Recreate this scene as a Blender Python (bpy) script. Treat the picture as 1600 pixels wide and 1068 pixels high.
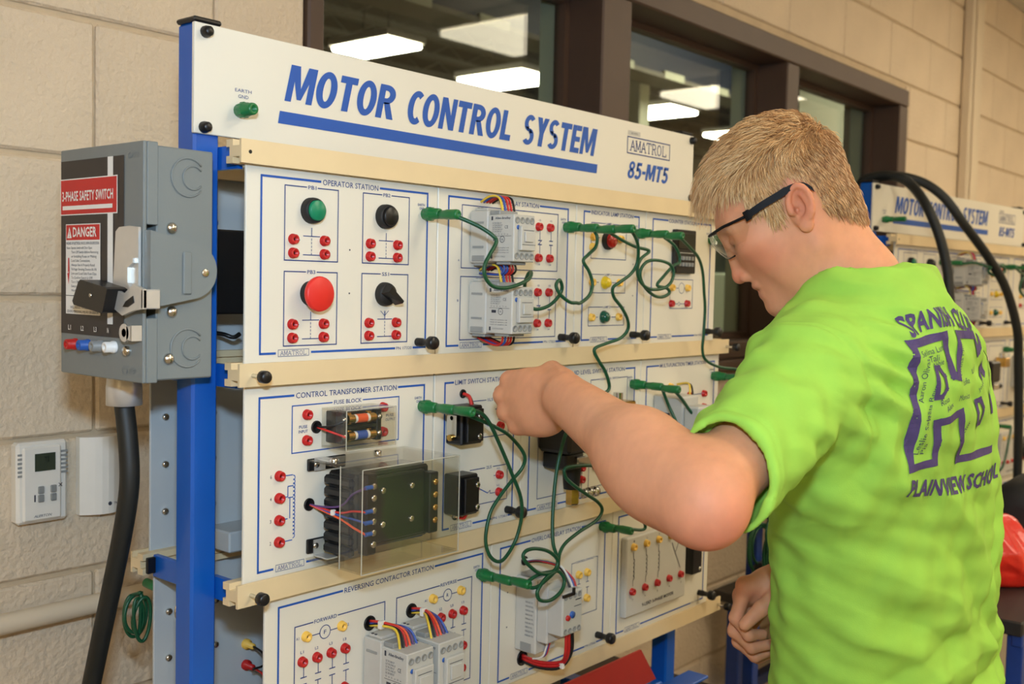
import bpy, bmesh, math, random
import numpy as np
from mathutils import Vector, Matrix, Quaternion
from mathutils.bvhtree import BVHTree
random.seed(7); rng = np.random.default_rng(7)
for o in list(bpy.data.objects): bpy.data.objects.remove(o)
SC = bpy.context.scene; COL = SC.collection
FLOOR = -1.45            # everything is modelled with the camera at z = 0; the whole place is lifted at the end

# ------------------------------------------------------------------ camera
YAW, PITCH, ROLL = 40.18885527, -3.11696375, 1.28021552
cam_d = bpy.data.cameras.new('camera'); cam = bpy.data.objects.new('camera', cam_d); COL.objects.link(cam)
cam_d.sensor_width = 36; cam_d.lens = 36*1670/1600; cam_d.clip_start = .02
_y, _p, _r = (math.radians(v) for v in (YAW, PITCH, ROLL))
fw = Vector((math.cos(_y)*math.cos(_p), math.sin(_y)*math.cos(_p), math.sin(_p)))
rt = Vector((math.sin(_y), -math.cos(_y), 0)); up = rt.cross(fw)
rt, up = math.cos(_r)*rt + math.sin(_r)*up, -math.sin(_r)*rt + math.cos(_r)*up
M = Matrix((rt, up, -fw)).transposed().to_4x4(); M.translation = (0, -1, 0); cam.matrix_world = M
cam_d.dof.use_dof = True; cam_d.dof.focus_distance = 1.3; cam_d.dof.aperture_fstop = 7.0
SC.camera = cam

# ------------------------------------------------------------------ world, light, exposure
w = bpy.data.worlds.new('world'); SC.world = w; w.use_nodes = True
w.node_tree.nodes['Background'].inputs[0].default_value = (.9, .85, .75, 1)
w.node_tree.nodes['Background'].inputs[1].default_value = .05
SC.view_settings.view_transform = 'Standard'; SC.view_settings.look = 'None'
SC.view_settings.gamma = 1; SC.view_settings.use_curve_mapping = False
SC.view_settings.exposure = 0.0
SC.cycles.max_bounces = 6; SC.cycles.diffuse_bounces = 3; SC.cycles.glossy_bounces = 3; SC.cycles.transparent_max_bounces = 12
FLASH, TROFFER, TROFFER2 = 14.5, 9.8, 28.0
WARM = (1.0, .885, .66)
# the hot-shoe flash just above the lens: neutral light, crisp shadows falling away from the camera
fl = bpy.data.lights.new('camera_flash', 'AREA'); fl.shape = 'RECTANGLE'; fl.size = .09; fl.size_y = .05
fl.energy = FLASH; fl.color = (.50, .72, .97)
flo = bpy.data.objects.new('camera_flash', fl); COL.objects.link(flo)
Mf = M.copy(); Mf.translation = Vector((0, -1, 0)) + Vector((0, 0, .20)) - fw*.02; flo.matrix_world = Mf

# ------------------------------------------------------------------ materials
def lin(c):
    return tuple(((v/255)/12.92 if v/255 <= .04045 else ((v/255+.055)/1.055)**2.4) for v in c)
MATS = {}
def mat(name, rgb, rough=.5, metal=0., var=.04, scale=40., bump=0., bscale=200., coat=0., spec=.5, sss=0., emit=None, bdist=.002):
    if name in MATS: return MATS[name]
    m = bpy.data.materials.new(name); m.use_nodes = True; nt = m.node_tree; N = nt.nodes; L = nt.links
    b = N['Principled BSDF']; c = lin(rgb)
    tc = N.new('ShaderNodeTexCoord'); nz = N.new('ShaderNodeTexNoise'); nz.inputs['Scale'].default_value = scale; nz.inputs['Detail'].default_value = 4
    L.new(tc.outputs['Object'], nz.inputs['Vector'])
    rp = N.new('ShaderNodeValToRGB')
    rp.color_ramp.elements[0].position = .3; rp.color_ramp.elements[1].position = .7
    rp.color_ramp.elements[0].color = tuple(v*(1-var) for v in c)+(1,); rp.color_ramp.elements[1].color = tuple(min(1, v*(1+var)) for v in c)+(1,)
    L.new(nz.outputs['Fac'], rp.inputs['Fac']); L.new(rp.outputs['Color'], b.inputs['Base Color'])
    b.inputs['Roughness'].default_value = rough; b.inputs['Metallic'].default_value = metal
    b.inputs['Coat Weight'].default_value = coat; b.inputs['Specular IOR Level'].default_value = spec
    if sss:
        b.inputs['Subsurface Weight'].default_value = sss; b.inputs['Subsurface Radius'].default_value = (.012, .004, .002); b.inputs['Subsurface Scale'].default_value = 1.0
    if bump:
        n2 = N.new('ShaderNodeTexNoise'); n2.inputs['Scale'].default_value = bscale; n2.inputs['Detail'].default_value = 6
        L.new(tc.outputs['Object'], n2.inputs['Vector'])
        bp = N.new('ShaderNodeBump'); bp.inputs['Strength'].default_value = bump; bp.inputs['Distance'].default_value = bdist
        L.new(n2.outputs['Fac'], bp.inputs['Height']); L.new(bp.outputs['Normal'], b.inputs['Normal'])
    if emit:
        b.inputs['Emission Color'].default_value = tuple(emit[0])+(1,); b.inputs['Emission Strength'].default_value = emit[1]
    MATS[name] = m; return m
def clear_mat(name, tint=(1, 1, 1), fres=1.45, rough=.02, dirt=0.):
    """clear sheet: transparent with a Fresnel reflection"""
    m = bpy.data.materials.new(name); m.use_nodes = True; nt = m.node_tree; N = nt.nodes; L = nt.links
    N.remove(N['Principled BSDF']); out = N['Material Output']
    t = N.new('ShaderNodeBsdfTransparent'); t.inputs[0].default_value = tint+(1,)
    g = N.new('ShaderNodeBsdfGlossy'); g.inputs['Roughness'].default_value = rough
    f = N.new('ShaderNodeFresnel'); ge = N.new('ShaderNodeNewGeometry'); mr = N.new('ShaderNodeMapRange')   # same reflectance on both faces of the sheet
    mr.inputs[3].default_value = fres; mr.inputs[4].default_value = 1/fres; L.new(ge.outputs['Backfacing'], mr.inputs[0]); L.new(mr.outputs[0], f.inputs[0])
    mx = N.new('ShaderNodeMixShader'); L.new(f.outputs[0], mx.inputs[0]); L.new(t.outputs[0], mx.inputs[1]); L.new(g.outputs[0], mx.inputs[2])
    if dirt:
        d = N.new('ShaderNodeBsdfDiffuse'); d.inputs[0].default_value = (.8, .78, .7, 1); m2 = N.new('ShaderNodeMixShader'); m2.inputs[0].default_value = dirt
        L.new(mx.outputs[0], m2.inputs[1]); L.new(d.outputs[0], m2.inputs[2]); L.new(m2.outputs[0], out.inputs[0])
    else: L.new(mx.outputs[0], out.inputs[0])
    MATS[name] = m; return m
mat('cream', (230, 223, 206), .38, var=.015, scale=6)
mat('greyback', (186, 190, 190), .5, var=.03, scale=8)
mat('blue', (14, 88, 178), .32, var=.05, scale=12, coat=.2)
mat('print_blue', (24, 84, 172), .5, var=.03)
mat('print_thin', (44, 66, 128), .5, var=.04)
mat('print_dark', (52, 54, 66), .6, var=.05)
mat('print_white', (236, 234, 228), .5, var=.03)
mat('print_red', (200, 38, 36), .5, var=.04)
mat('alu', (232, 208, 164), .45, metal=.10, var=.03, scale=15)
mat('steel', (208, 206, 200), .22, metal=1., var=.06)
mat('chrome', (214, 212, 206), .3, metal=.55, var=.04)
mat('edge_highlight', (186, 182, 166), .25, var=.02)  # pale colour that paints the highlights along clear cover edges
mat('brass', (214, 172, 96), .25, metal=1., var=.08)
mat('black', (17, 17, 19), .38, var=.1)
mat('black_soft', (26, 26, 26), .62, var=.1)
mat('rubber', (24, 27, 25), .55, var=.1)
mat('red', (188, 30, 30), .35, var=.07)
mat('red_cap', (226, 44, 36), .45, var=.04)
mat('yellow', (246, 196, 84), .38, var=.05)
mat('green_cap', (10, 132, 92), .35, var=.05)
mat('green', (14, 112, 56), .36, var=.08, coat=.15)
mat('green_wire', (14, 78, 48), .4, var=.12)
mat('lens_yellow', (226, 190, 30), .12, var=.1, coat=.6)
mat('lens_green', (6, 84, 62), .12, var=.1, coat=.6)
mat('lens_red', (170, 24, 20), .2, var=.1, coat=.4)
mat('dev_grey', (198, 194, 184), .5, var=.025)
mat('dev_grey_dark', (150, 150, 146), .5, var=.04)
mat('box_grey', (121, 127, 126), .42, var=.03, scale=10, bump=.05, bscale=400)
mat('knob_blue', (38, 90, 170), .4); mat('knob_grey', (140, 142, 140), .4); mat('knob_white', (236, 234, 228), .4)
mat('wire_red', (206, 44, 38), .4); mat('wire_blue', (52, 84, 166), .4); mat('wire_yellow', (232, 196, 60), .4); mat('wire_black', (18, 18, 18), .4)
mat('wire_purple', (88, 56, 110), .4); mat('wire_orange', (240, 92, 44), .4); mat('wire_white', (232, 226, 214), .4)
mat('therm', (238, 232, 220), .45, var=.015); mat('lcd', (58, 66, 52), .25); mat('lcd_dark', (24, 30, 22), .3)
mat('dark_red_panel', (168, 26, 18), .5)
clear_mat('acrylic', (.95, .94, .91), 1.35, .03, .012)
clear_mat('smoke', (.62, .56, .48), 1.4, .03, .02)
clear_mat('glass', (.90, .93, .90), 1.45, .01, 0)

# ------------------------------------------------------------------ mesh builder
class MB:
    def __init__(s): s.v = []; s.f = []; s.m = []; s.mats = []; s.sm = []
    def mi(s, name):
        if name not in s.mats: s.mats.append(name)
        return s.mats.index(name)
    def add(s, vs, fs, m, smooth=False):
        k = len(s.v); s.v += [tuple(v) for v in vs]; i = s.mi(m)
        for f in fs: s.f.append(tuple(a+k for a in f)); s.m.append(i); s.sm.append(smooth)
        return s
    def box(s, x0, x1, y0, y1, z0, z1, m, c=0.):
        if c <= 0:
            vs = [(x, y, z) for x in (x0, x1) for y in (y0, y1) for z in (z0, z1)]
            return s.add(vs, [(0,1,3,2),(4,6,7,5),(0,4,5,1),(2,3,7,6),(0,2,6,4),(1,5,7,3)], m)
        c = min(c, (x1-x0)*.49, (y1-y0)*.49, (z1-z0)*.49)
        vs = []; idx = {}
        for sx in (0, 1):
            for sy in (0, 1):
                for sz in (0, 1):
                    X, Y, Z = (x0, x1)[sx], (y0, y1)[sy], (z0, z1)[sz]
                    dx, dy, dz = (c, -c)[sx], (c, -c)[sy], (c, -c)[sz]
                    idx[sx,sy,sz] = len(vs); vs += [(X, Y+dy, Z+dz), (X+dx, Y, Z+dz), (X+dx, Y+dy, Z)]
        fs = []
        for a in (0, 1):
            q = [(a,0,0),(a,0,1),(a,1,1),(a,1,0)]; fs.append(tuple(idx[t] for t in (q if a == 0 else q[::-1])))
            q = [(0,a,0),(1,a,0),(1,a,1),(0,a,1)]; fs.append(tuple(idx[t]+1 for t in (q if a == 0 else q[::-1])))
            q = [(0,0,a),(0,1,a),(1,1,a),(1,0,a)]; fs.append(tuple(idx[t]+2 for t in (q if a == 0 else q[::-1])))
        for a in (0, 1):
            for b in (0, 1):
                fl_ = (a+b) % 2 == 0
                q = (idx[a,b,0], idx[a,b,1], idx[a,b,1]+1, idx[a,b,0]+1); fs.append(q[::-1] if fl_ else q)
                q = (idx[a,0,b], idx[a,1,b], idx[a,1,b]+2, idx[a,0,b]+2); fs.append(q if fl_ else q[::-1])
                q = (idx[0,a,b]+1, idx[1,a,b]+1, idx[1,a,b]+2, idx[0,a,b]+2); fs.append(q[::-1] if fl_ else q)
        for sx in (0, 1):
            for sy in (0, 1):
                for sz in (0, 1):
                    k = idx[sx,sy,sz]; q = (k, k+1, k+2); fs.append(q if (sx+sy+sz) % 2 == 0 else q[::-1])
        return s.add(vs, fs, m)
    def lathe(s, p, d, prof, m, seg=16, smooth=True, ref=None):
        """prof: list of (t along axis, radius)"""
        p = Vector(p); d = Vector(d).normalized(); a = Vector(ref) if ref else (Vector((0,0,1)) if abs(d.z) < .9 else Vector((1,0,0)))
        e1 = d.cross(a).normalized(); e2 = d.cross(e1)
        vs = []; fs = []
        for t, r in prof:
            for k in range(seg):
                th = 2*math.pi*k/seg; vs.append(p + d*t + (e1*math.cos(th)+e2*math.sin(th))*max(r, 1e-5))
        for i in range(len(prof)-1):
            for k in range(seg):
                k2 = (k+1) % seg; fs.append((i*seg+k, i*seg+k2, (i+1)*seg+k2, (i+1)*seg+k))
        s.add(vs, fs, m, smooth)
        if prof[0][1] > 1e-4: s.add(vs[:seg], [tuple(range(seg))[::-1]], m)
        if prof[-1][1] > 1e-4: s.add(vs[-seg:], [tuple(range(seg))], m)
        return s
    def cyl(s, p0, p1, r, m, r1=None, seg=12, smooth=True):
        p0 = Vector(p0); p1 = Vector(p1); return s.lathe(p0, p1-p0, [(0, r), ((p1-p0).length, r if r1 is None else r1)], m, seg, smooth)
    def tube(s, pts, r, m, seg=8, sub=6, closed=False, taper=None):
        P = [Vector(p) for p in pts]
        if sub > 1: P = crom(P, sub)
        n = len(P); vs = []; fs = []
        T = [(P[min(i+1, n-1)]-P[max(i-1, 0)]).normalized() for i in range(n)]
        nrm = T[0].orthogonal().normalized()
        for i in range(n):
            nrm = (nrm - T[i]*nrm.dot(T[i])); nrm = nrm.normalized() if nrm.length > 1e-6 else T[i].orthogonal().normalized()
            bn = T[i].cross(nrm); rr = r if taper is None else r*taper(i/(n-1))
            for k in range(seg):
                th = 2*math.pi*k/seg; vs.append(P[i] + (nrm*math.cos(th)+bn*math.sin(th))*rr)
        for i in range(n-1):
            for k in range(seg):
                k2 = (k+1) % seg; fs.append((i*seg+k, i*seg+k2, (i+1)*seg+k2, (i+1)*seg+k))
        fs += [tuple(range(seg))[::-1], tuple((n-1)*seg+k for k in range(seg))]
        return s.add(vs, fs, m, True)
    def prism(s, poly, axis, a, b, m):
        """poly: 2-D outline; axis 'x': (y,z), 'y': (x,z), 'z': (x,y)"""
        def P(q, t): return {'x': (t, q[0], q[1]), 'y': (q[0], t, q[1]), 'z': (q[0], q[1], t)}[axis]
        n = len(poly); vs = [P(q, a) for q in poly] + [P(q, b) for q in poly]
        fs = [tuple(range(n)), tuple(range(2*n-1, n-1, -1))] + [((i+1) % n, i, n+i, n+(i+1) % n) for i in range(n)]
        return s.add(vs, fs, m)
    def rect(s, X0, X1, z0, z1, y, m):     # flat print on a plate that faces -y
        return s.add([(X0, y, z0), (X1, y, z0), (X1, y, z1), (X0, y, z1)], [(0,1,2,3)], m)
    def line(s, x0, z0, x1, z1, wd, y, m):
        d = Vector((x1-x0, z1-z0)); n = Vector((-d.y, d.x)).normalized()*wd/2
        return s.add([(x0+n.x, y, z0+n.y), (x0-n.x, y, z0-n.y), (x1-n.x, y, z1-n.y), (x1+n.x, y, z1+n.y)], [(0,1,2,3)], m)
    def ring(s, x, z, r, wd, y, m, seg=20, a0=0., a1=2*math.pi):
        for k in range(seg):
            t0 = a0+(a1-a0)*k/seg; t1 = a0+(a1-a0)*(k+1)/seg
            s.add([(x+math.cos(t)*q, y, z+math.sin(t)*q) for t, q in ((t0, r), (t1, r), (t1, r-wd), (t0, r-wd))], [(0,1,2,3)], m)
        return s
    def text(s, txt, X0, X1, z0, z1, y, m, bold=0., shear=0., res=2, fn=None):
        """lettering fitted to the box X0..X1, z0..z1 (baseline z0)"""
        vs, fs = glyphs(txt, bold, shear, res)
        a0 = min(v[0] for v in vs); a1 = max(v[0] for v in vs); h = glyphs('H', bold, shear, res)[0]; hh = max(v[1] for v in h); h0 = min(v[1] for v in h)
        k = (X1-X0)/(a1-a0); q = (z1-z0)/(hh-h0)
        pts = [(X0+(vx-a0)*k, z0+(vy-h0)*q) for vx, vy in vs]
        s.add([fn(px, pz) if fn else (px, y, pz) for px, pz in pts], fs, m); return s
    def build(s, name, parent=None, origin=None, smooth=None):
        org = Vector(origin) if origin is not None else (ORG[root_of(parent)] if parent else Vector((0,0,0)))
        me = bpy.data.meshes.new(name); me.from_pydata([tuple(Vector(v)-org) for v in s.v], [], s.f)
        for n in s.mats: me.materials.append(MATS[n])
        me.polygons.foreach_set('material_index', s.m); me.polygons.foreach_set('use_smooth', s.sm if smooth is None else [smooth]*len(s.f))
        me.update(); o = bpy.data.objects.new(name, me); COL.objects.link(o)
        if parent: o.parent = parent
        else: o.location = org; ORG[o.name] = org
        return o
ORG = {}
def root_of(o):
    while o.parent: o = o.parent
    return o.name
def crom(P, sub):
    out = []; n = len(P)
    for i in range(n-1):
        p0 = P[max(i-1, 0)]; p1 = P[i]; p2 = P[i+1]; p3 = P[min(i+2, n-1)]
        for k in range(sub):
            t = k/sub; out.append(.5*((2*p1)+(p2-p0)*t+(2*p0-5*p1+4*p2-p3)*t*t+(3*p1-p0-3*p2+p3)*t**3))
    out.append(P[-1]); return out
_G = {}
def glyphs(txt, bold, shear, res):
    key = (txt, bold, shear, res)
    if key in _G: return _G[key]
    c = bpy.data.curves.new('t', 'FONT'); c.body = txt; c.size = 1; c.offset = bold; c.shear = shear; c.resolution_u = res; c.fill_mode = 'FRONT'
    if bold: c.space_character = 1+bold*1.6
    o = bpy.data.objects.new('t', c); COL.objects.link(o)
    me = bpy.data.meshes.new_from_object(o.evaluated_get(bpy.context.evaluated_depsgraph_get()))
    vs = [(v.co.x, v.co.y) for v in me.vertices]; fs = []
    for p in me.polygons:
        q = tuple(p.vertices); fs.append(q if p.normal.z > 0 else q[::-1])
    bpy.data.objects.remove(o); bpy.data.curves.remove(c); bpy.data.meshes.remove(me)
    _G[key] = (vs, fs); return _G[key]
def tag(o, label=None, cat=None, group=None, kind=None):
    if label: o['label'] = label
    if cat: o['category'] = cat
    if group: o['group'] = group
    if kind: o['kind'] = kind
    return o
def thing(name, loc, label, cat, group=None):
    o = bpy.data.objects.new(name, None); COL.objects.link(o); o.location = loc; o.empty_display_size = .05
    ORG[o.name] = Vector(loc); return tag(o, label, cat, group)
def inst(src, parent, loc, name=None):
    """another copy of a shared mesh as a part of parent at world point loc"""
    o = bpy.data.objects.new(name or src.name, src); COL.objects.link(o); o.parent = parent; o.location = Vector(loc)-ORG[root_of(parent)]; return o
def me_of(mb, name):
    me = bpy.data.meshes.new(name); me.from_pydata(mb.v, [], mb.f)
    for n in mb.mats: me.materials.append(MATS[n])
    me.polygons.foreach_set('material_index', mb.m); me.polygons.foreach_set('use_smooth', mb.sm); me.update(); return me
# ------------------------------------------------------------------ the room shell
mat('block', (226, 205, 176), .62, var=.05, scale=5, bump=.8, bscale=95, bdist=.006)
mat('mortar', (206, 184, 152), .75, var=.06, scale=20, bump=.5, bscale=160)
mat('floor', (150, 138, 120), .4, var=.06, scale=3); mat('ceil', (222, 214, 198), .8, var=.04, scale=30)
mat('wall_plain', (222, 204, 176), .7, var=.03, scale=3)
mat('frame_brown', (82, 62, 50), .5, var=.06, scale=10)
mat('far_wall', (196, 198, 176), .7, var=.05, scale=2); mat('far_ceil', (92, 90, 82), .8, var=.12, scale=2); mat('joist', (120, 116, 106), .7, var=.08)
mat('navy', (34, 44, 66), .6, var=.08)
XL, XR, YF, YW, CEIL = -2.6, 7.6, -4.6, .5, 1.345
WX0, WX1, WZ0, WZ1 = 1.20, 4.03, -.20, .752
def struct(mb, name, parent=None): 
    o = mb.build(name, parent); 
    return tag(o, kind='structure')
struct(MB().box(XL-.1, XR+.1, YF-.1, YW+.25, FLOOR-.1, FLOOR, 'floor'), 'floor')
struct(MB().box(XL-.1, XR+.1, YF-.1, YW+.01, CEIL, CEIL+.08, 'ceil'), 'ceiling')
struct(MB().box(XL-.12, XL, YF, YW, FLOOR, CEIL, 'wall_plain'), 'wall_left')
struct(MB().box(XR, XR+.12, YF, YW, FLOOR, CEIL, 'wall_plain'), 'wall_right')
struct(MB().box(XL, XR, YF-.12, YF, FLOOR, CEIL, 'wall_plain'), 'wall_front')
# back wall: mortar body (recessed) with every block proud of it
T = YW+.007
wb = MB()
for (a, b, c, d) in ((XL, WX0, FLOOR, CEIL), (WX1, XR, FLOOR, CEIL), (WX0, WX1, FLOOR, WZ0), (WX0, WX1, WZ1, CEIL)):
    wb.box(a, b, T, YW+.24, c, d, 'mortar')
wall = struct(wb, 'wall_back')
CO, BW = .2032, .4064; J = .010
blk = {}
def block_mesh(wd, ht):
    k = (round(wd, 3), round(ht, 3))
    if k not in blk: blk[k] = me_of(MB().box(0, wd, 0, .02, 0, ht, 'block', .0038), 'block')
    return blk[k]
row0 = int(math.floor((FLOOR+.035)/CO))
for rI in range(row0, 7):
    z0 = -.035+rI*CO; z1 = z0+CO
    off = .814 if rI % 2 else .814-BW/2          # course from .17 to .375 has its joint at .814
    for cI in range(-3, 16):
        x0 = off+cI*BW; x1 = x0+BW
        if x1 < .2 or x0 > 6.6: continue
        zz0, zz1 = max(z0, FLOOR), min(z1, CEIL)
        segs = [(x0, x1, zz0, zz1)]
        def cut(sg, ax0, ax1, az0, az1):
            out = []
            for a, b, c, d in sg:
                if b <= ax0 or a >= ax1 or d <= az0 or c >= az1: out.append((a, b, c, d)); continue
                if a < ax0: out.append((a, ax0, c, d))
                if b > ax1: out.append((ax1, b, c, d))
                if c < az0: out.append((max(a, ax0), min(b, ax1), c, az0))
                if d > az1: out.append((max(a, ax0), min(b, ax1), az1, d))
            return out
        for a, b, c, d in cut(segs, WX0, WX1, WZ0, WZ1):
            if b-a < .03 or d-c < .03: continue
            o = inst(block_mesh(b-a-.004, d-c-.008), wall, (a+.002, YW, c+.004)); o.name = 'block'
# window: brown steel frame with three panes
win = thing('window_1', (WX0, YW, WZ0), None, None); tag(win, kind='structure')
fy0, fy1, gy = YW-.012, YW+.13, YW+.11
fr = MB()
fr.box(WX0, WX1, fy0, fy1, WZ1-.062, WZ1, 'frame_brown', .004).box(WX0, WX1, fy0, fy1, WZ0, WZ0+.05, 'frame_brown', .004)
fr.build('window_frame', win)
MU = [(1.20, 1.236), (2.07, 2.19), (3.03, 3.11), (3.95, 4.03)]
for a, b in MU: MB().box(a, b, fy0+.002, fy1-.002, WZ0+.05, WZ1-.062, 'frame_brown', .004).build('mullion', win)
for a, b in MU: MB().box(a-.004, b+.004, fy1, fy1+.05, WZ0, WZ1, 'far_wall', .003).build('cream_jamb', win)
for i in range(3):
    a, b = MU[i][1], MU[i+1][0]; mb = MB()
    for (c, d, e, f) in ((a, a+.018, WZ0+.05, WZ1-.062), (b-.018, b, WZ0+.05, WZ1-.062), (a+.018, b-.018, WZ0+.05, WZ0+.068), (a+.018, b-.018, WZ1-.08, WZ1-.062)):
        mb.box(c, d, gy-.02, gy+.012, e, f, 'frame_brown')
    mb.build('glazing_bead', win)
    MB().box(a+.012, b-.012, gy-.003, gy+.003, WZ0+.055, WZ1-.068, 'glass').build('pane', win)
struct(MB().box(WX0-.05, WX1+.05, YW-.05, YW-.013, WZ0-.03, WZ0, 'frame_brown', .004), 'trim_1')
# the workshop beyond the window
FY, FC = 9.5, 2.35
struct(MB().box(-3, 16, FY, FY+.1, FLOOR, FC, 'far_wall'), 'wall_workshop')
struct(MB().box(-3, 16, YW+.25, FY, FLOOR-.1, FLOOR, 'floor'), 'floor_workshop')
struct(MB().box(-3, 16, YW+.25, FY, FC, FC+.1, 'far_ceil'), 'ceiling_workshop')
struct(MB().box(-3.1, -3, YW+.25, FY, FLOOR, FC, 'far_wall'), 'wall_workshop_left')
struct(MB().box(16, 16.1, YW+.25, FY, FLOOR, FC, 'far_wall'), 'wall_workshop_right')
struct(MB().box(XL, XR, YW+.24, YW+.26, CEIL, FC, 'far_wall').box(XR, 16, YW+.2, YW+.26, FLOOR, FC, 'far_wall').box(-3, XL, YW+.2, YW+.26, FLOOR, FC, 'far_wall'), 'wall_workshop_near')
for k in range(13):
    y = 1.4+k*.62
    mb = MB().box(-2.9, 15.9, y-.03, y+.03, FC-.20, FC-.16, 'joist').box(-2.9, 15.9, y-.03, y+.03, FC-.04, FC-.0, 'joist')
    for q in range(36):
        xx = -2.6+q*.5; mb.add([(xx, y-.01, FC-.16), (xx+.03, y-.01, FC-.16), (xx+.28, y-.01, FC-.04), (xx+.25, y-.01, FC-.04)], [(0,1,2,3)], 'joist')
        mb.add([(xx+.5, y+.01, FC-.16), (xx+.47, y+.01, FC-.16), (xx+.25, y+.01, FC-.04), (xx+.28, y+.01, FC-.04)], [(0,1,2,3)], 'joist')
    tag(mb.build('roof_joist'), 'open web steel ceiling joist seen through the window', 'joist', 'workshop ceiling joists')
struct(MB().box(7.0, 7.1, YW+.26, 2.35, FLOOR, FC, 'far_wall'), 'wall_partition')
t = thing('crane_beam', (5, 2.6, 1.24), 'long dark navy beam along the workshop ceiling beyond the window', 'beam')
MB().box(1.8, 9.5, 2.55, 2.65, 1.27, 2.12, 'navy', .01).build('web', t); MB().box(1.8, 9.5, 2.50, 2.70, 1.245, 1.27, 'joist').build('flange', t)
for k in range(14): MB().box(2.2+k*.55, 2.42+k*.55, 2.496, 2.52, 1.2455, 1.29, 'far_wall').build('cleat', t)
mat('machine', (206, 214, 190), .5, var=.04); mat('machine_dark', (74, 80, 74), .6)
t = thing('storage_cabinet', (7.0, 3.2, FLOOR), 'pale green metal cabinet seen low through the window', 'cabinet')
MB().box(6.2, 8.2, 3.2, 3.8, FLOOR, .12, 'machine', .01).build('body', t); MB().box(6.3, 8.1, 3.25, 3.75, .12, .42, 'machine_dark', .01).build('top_tray', t)
t = thing('wall_panel_unit', (6.6, 4.6, FLOOR), 'pale tall partition unit standing far behind the window', 'partition')
MB().box(6.0, 9.5, 4.6, 4.7, FLOOR, .98, 'machine', .01).build('panel', t); MB().box(5.9, 9.6, 4.55, 4.75, .98, 1.08, 'far_wall', .01).build('cap_rail', t)
t = thing('steel_column', (5.675, 2.81, FLOOR), 'pale square steel column standing beyond the middle pane', 'column')
MB().box(5.62, 5.73, 2.75, 2.87, FLOOR+.02, FC, 'far_wall', .006).build('shaft', t); MB().box(5.55, 5.8, 2.68, 2.94, FLOOR, FLOOR+.02, 'joist').build('base_plate', t)
mat('tube_cool', (255, 250, 235), .5, emit=((1, .93, .74), TROFFER2)); mat('tube_warm', (255, 246, 228), .5, emit=(WARM, TROFFER)); mat('housing', (214, 208, 194), .5)
def troffer(x0, x1, y0, y1, z, m, label, grp, rods=False):
    t = thing('ceiling_light', ((x0+x1)/2, (y0+y1)/2, z), label, 'ceiling light', grp)
    MB().box(x0-.02, x1+.02, y0-.02, y1+.02, z, z+.05, 'housing', .006).build('housing', t)
    MB().box(x0, x1, y0, y1, z-.035, z, m, .01).build('diffuser', t)
    if rods:
        for x in (x0+.05, x1-.05): MB().cyl((x, (y0+y1)/2, z+.05), (x, (y0+y1)/2, FC), .006, 'joist', seg=6).build('hanger_rod', t)
for (x0, x1, y0, y1, lb) in ((5.16, 5.5, 4.55, 5.15, 'bright hanging light nearest the left window frame beyond the glass'), (6.55, 7.05, 4.5, 5.2, 'hanging light just above the middle of the sign beyond the glass'),  # the lamp above the sign stands in for a reflection in the pane
        (7.4, 8.05, 2.98, 3.55, 'large bright hanging light in the middle pane'), (8.6, 9.1, 4.4, 5.1, 'small hanging light low in the middle pane'), (5.5, 6.2, 1.15, 1.85, 'hanging light close behind the window, above the top of the right pane'), (10.4, 10.9, 4.5, 5.1, 'farthest hanging light, just above the blond hair')):  # the lamp above the right pane is added out of view to brighten the partition
    troffer(x0, x1, y0, y1, 1.7, 'tube_cool', lb, 'workshop hanging lights', True)
for j, y in enumerate((-3.4, -1.6)):
    for i, x in enumerate(((-1.8, .6, 3.0, 5.4), (-2.0, 1.7, 4.3, 6.4))[j]):
        yy = y+.5 if (j and x > 4) else y
        troffer(x-.3, x+.3, yy-.6, yy+.6, CEIL-.05, 'tube_warm', 'recessed fluorescent ceiling light of the lab above the benches', 'lab ceiling lights')
# surface conduit on the wall at the right
t = thing('wall_raceway', (4.70, YW-.03, FLOOR), 'cream painted vertical cable raceway on the block wall right of the window', 'raceway')
MB().box(4.635, 4.765, YW-.045, YW-.001, FLOOR, CEIL, 'wall_plain', .008).build('channel', t); MB().box(4.655, 4.745, YW-.052, YW-.046, FLOOR, CEIL, 'wall_plain', .003).build('cover_strip', t)
# thermostats and pipe
def thermostat():
    x0, x1, z0, z1 = .686, .760, -.354, -.238; y = YW
    t = thing('thermostat', ((x0+x1)/2, y-.001, z0), 'white wall thermostat with grey display and four small buttons', 'thermostat')
    MB().box(x0, x1, y-.022, y-.001, z0, z1, 'therm', .004).build('body', t)
    MB().box(x0+.006, x1-.012, y-.028, y-.0222, z0+.004, z1-.006, 'therm', .003).build('front_cover', t)
    MB().box(.7085, .738, y-.0292, y-.0282, -.279, -.254, 'lcd').build('display', t)
    m = MB(); m.text('75', .722, .729, -.266, -.259, y-.0296, 'lcd_dark'); m.text('ALERTON', .707, .733, -.3445, -.341, y-.0285, 'print_dark', shear=.3); 
    m.box(.7075, .7095, y-.0286, y-.0283, -.322, -.312, 'print_dark'); m.line(.743, -.304, .748, -.299, .001, y-.0285, 'print_dark').line(.743, -.299, .748, -.304, .001, y-.0285, 'print_dark')
    m.build('printed_marks', t)
    for bx in (.7125, .7305):
        for bz in (-.311, -.323): MB().box(bx, bx+.0085, y-.0315, y-.0282, bz, bz+.0105, 'knob_grey', .001).build('button', t)
    for s in (x0+.001, x1-.0105):
        m = MB()
        for k in range(6): m.box(s, s+.0095, y-.0232, y-.0221, z1-.018-k*.006, z1-.015-k*.006, 'dev_grey_dark')
        m.build('vent_slots', t)
thermostat()
t = thing('wall_sensor', (.82, YW-.001, -.353), 'plain white wall sensor cover with small round emblem beside the thermostat', 'sensor')
pts = [(.783+.074*k/8, YW-.012-.016*math.sin(math.pi*k/8)) for k in range(9)]
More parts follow.
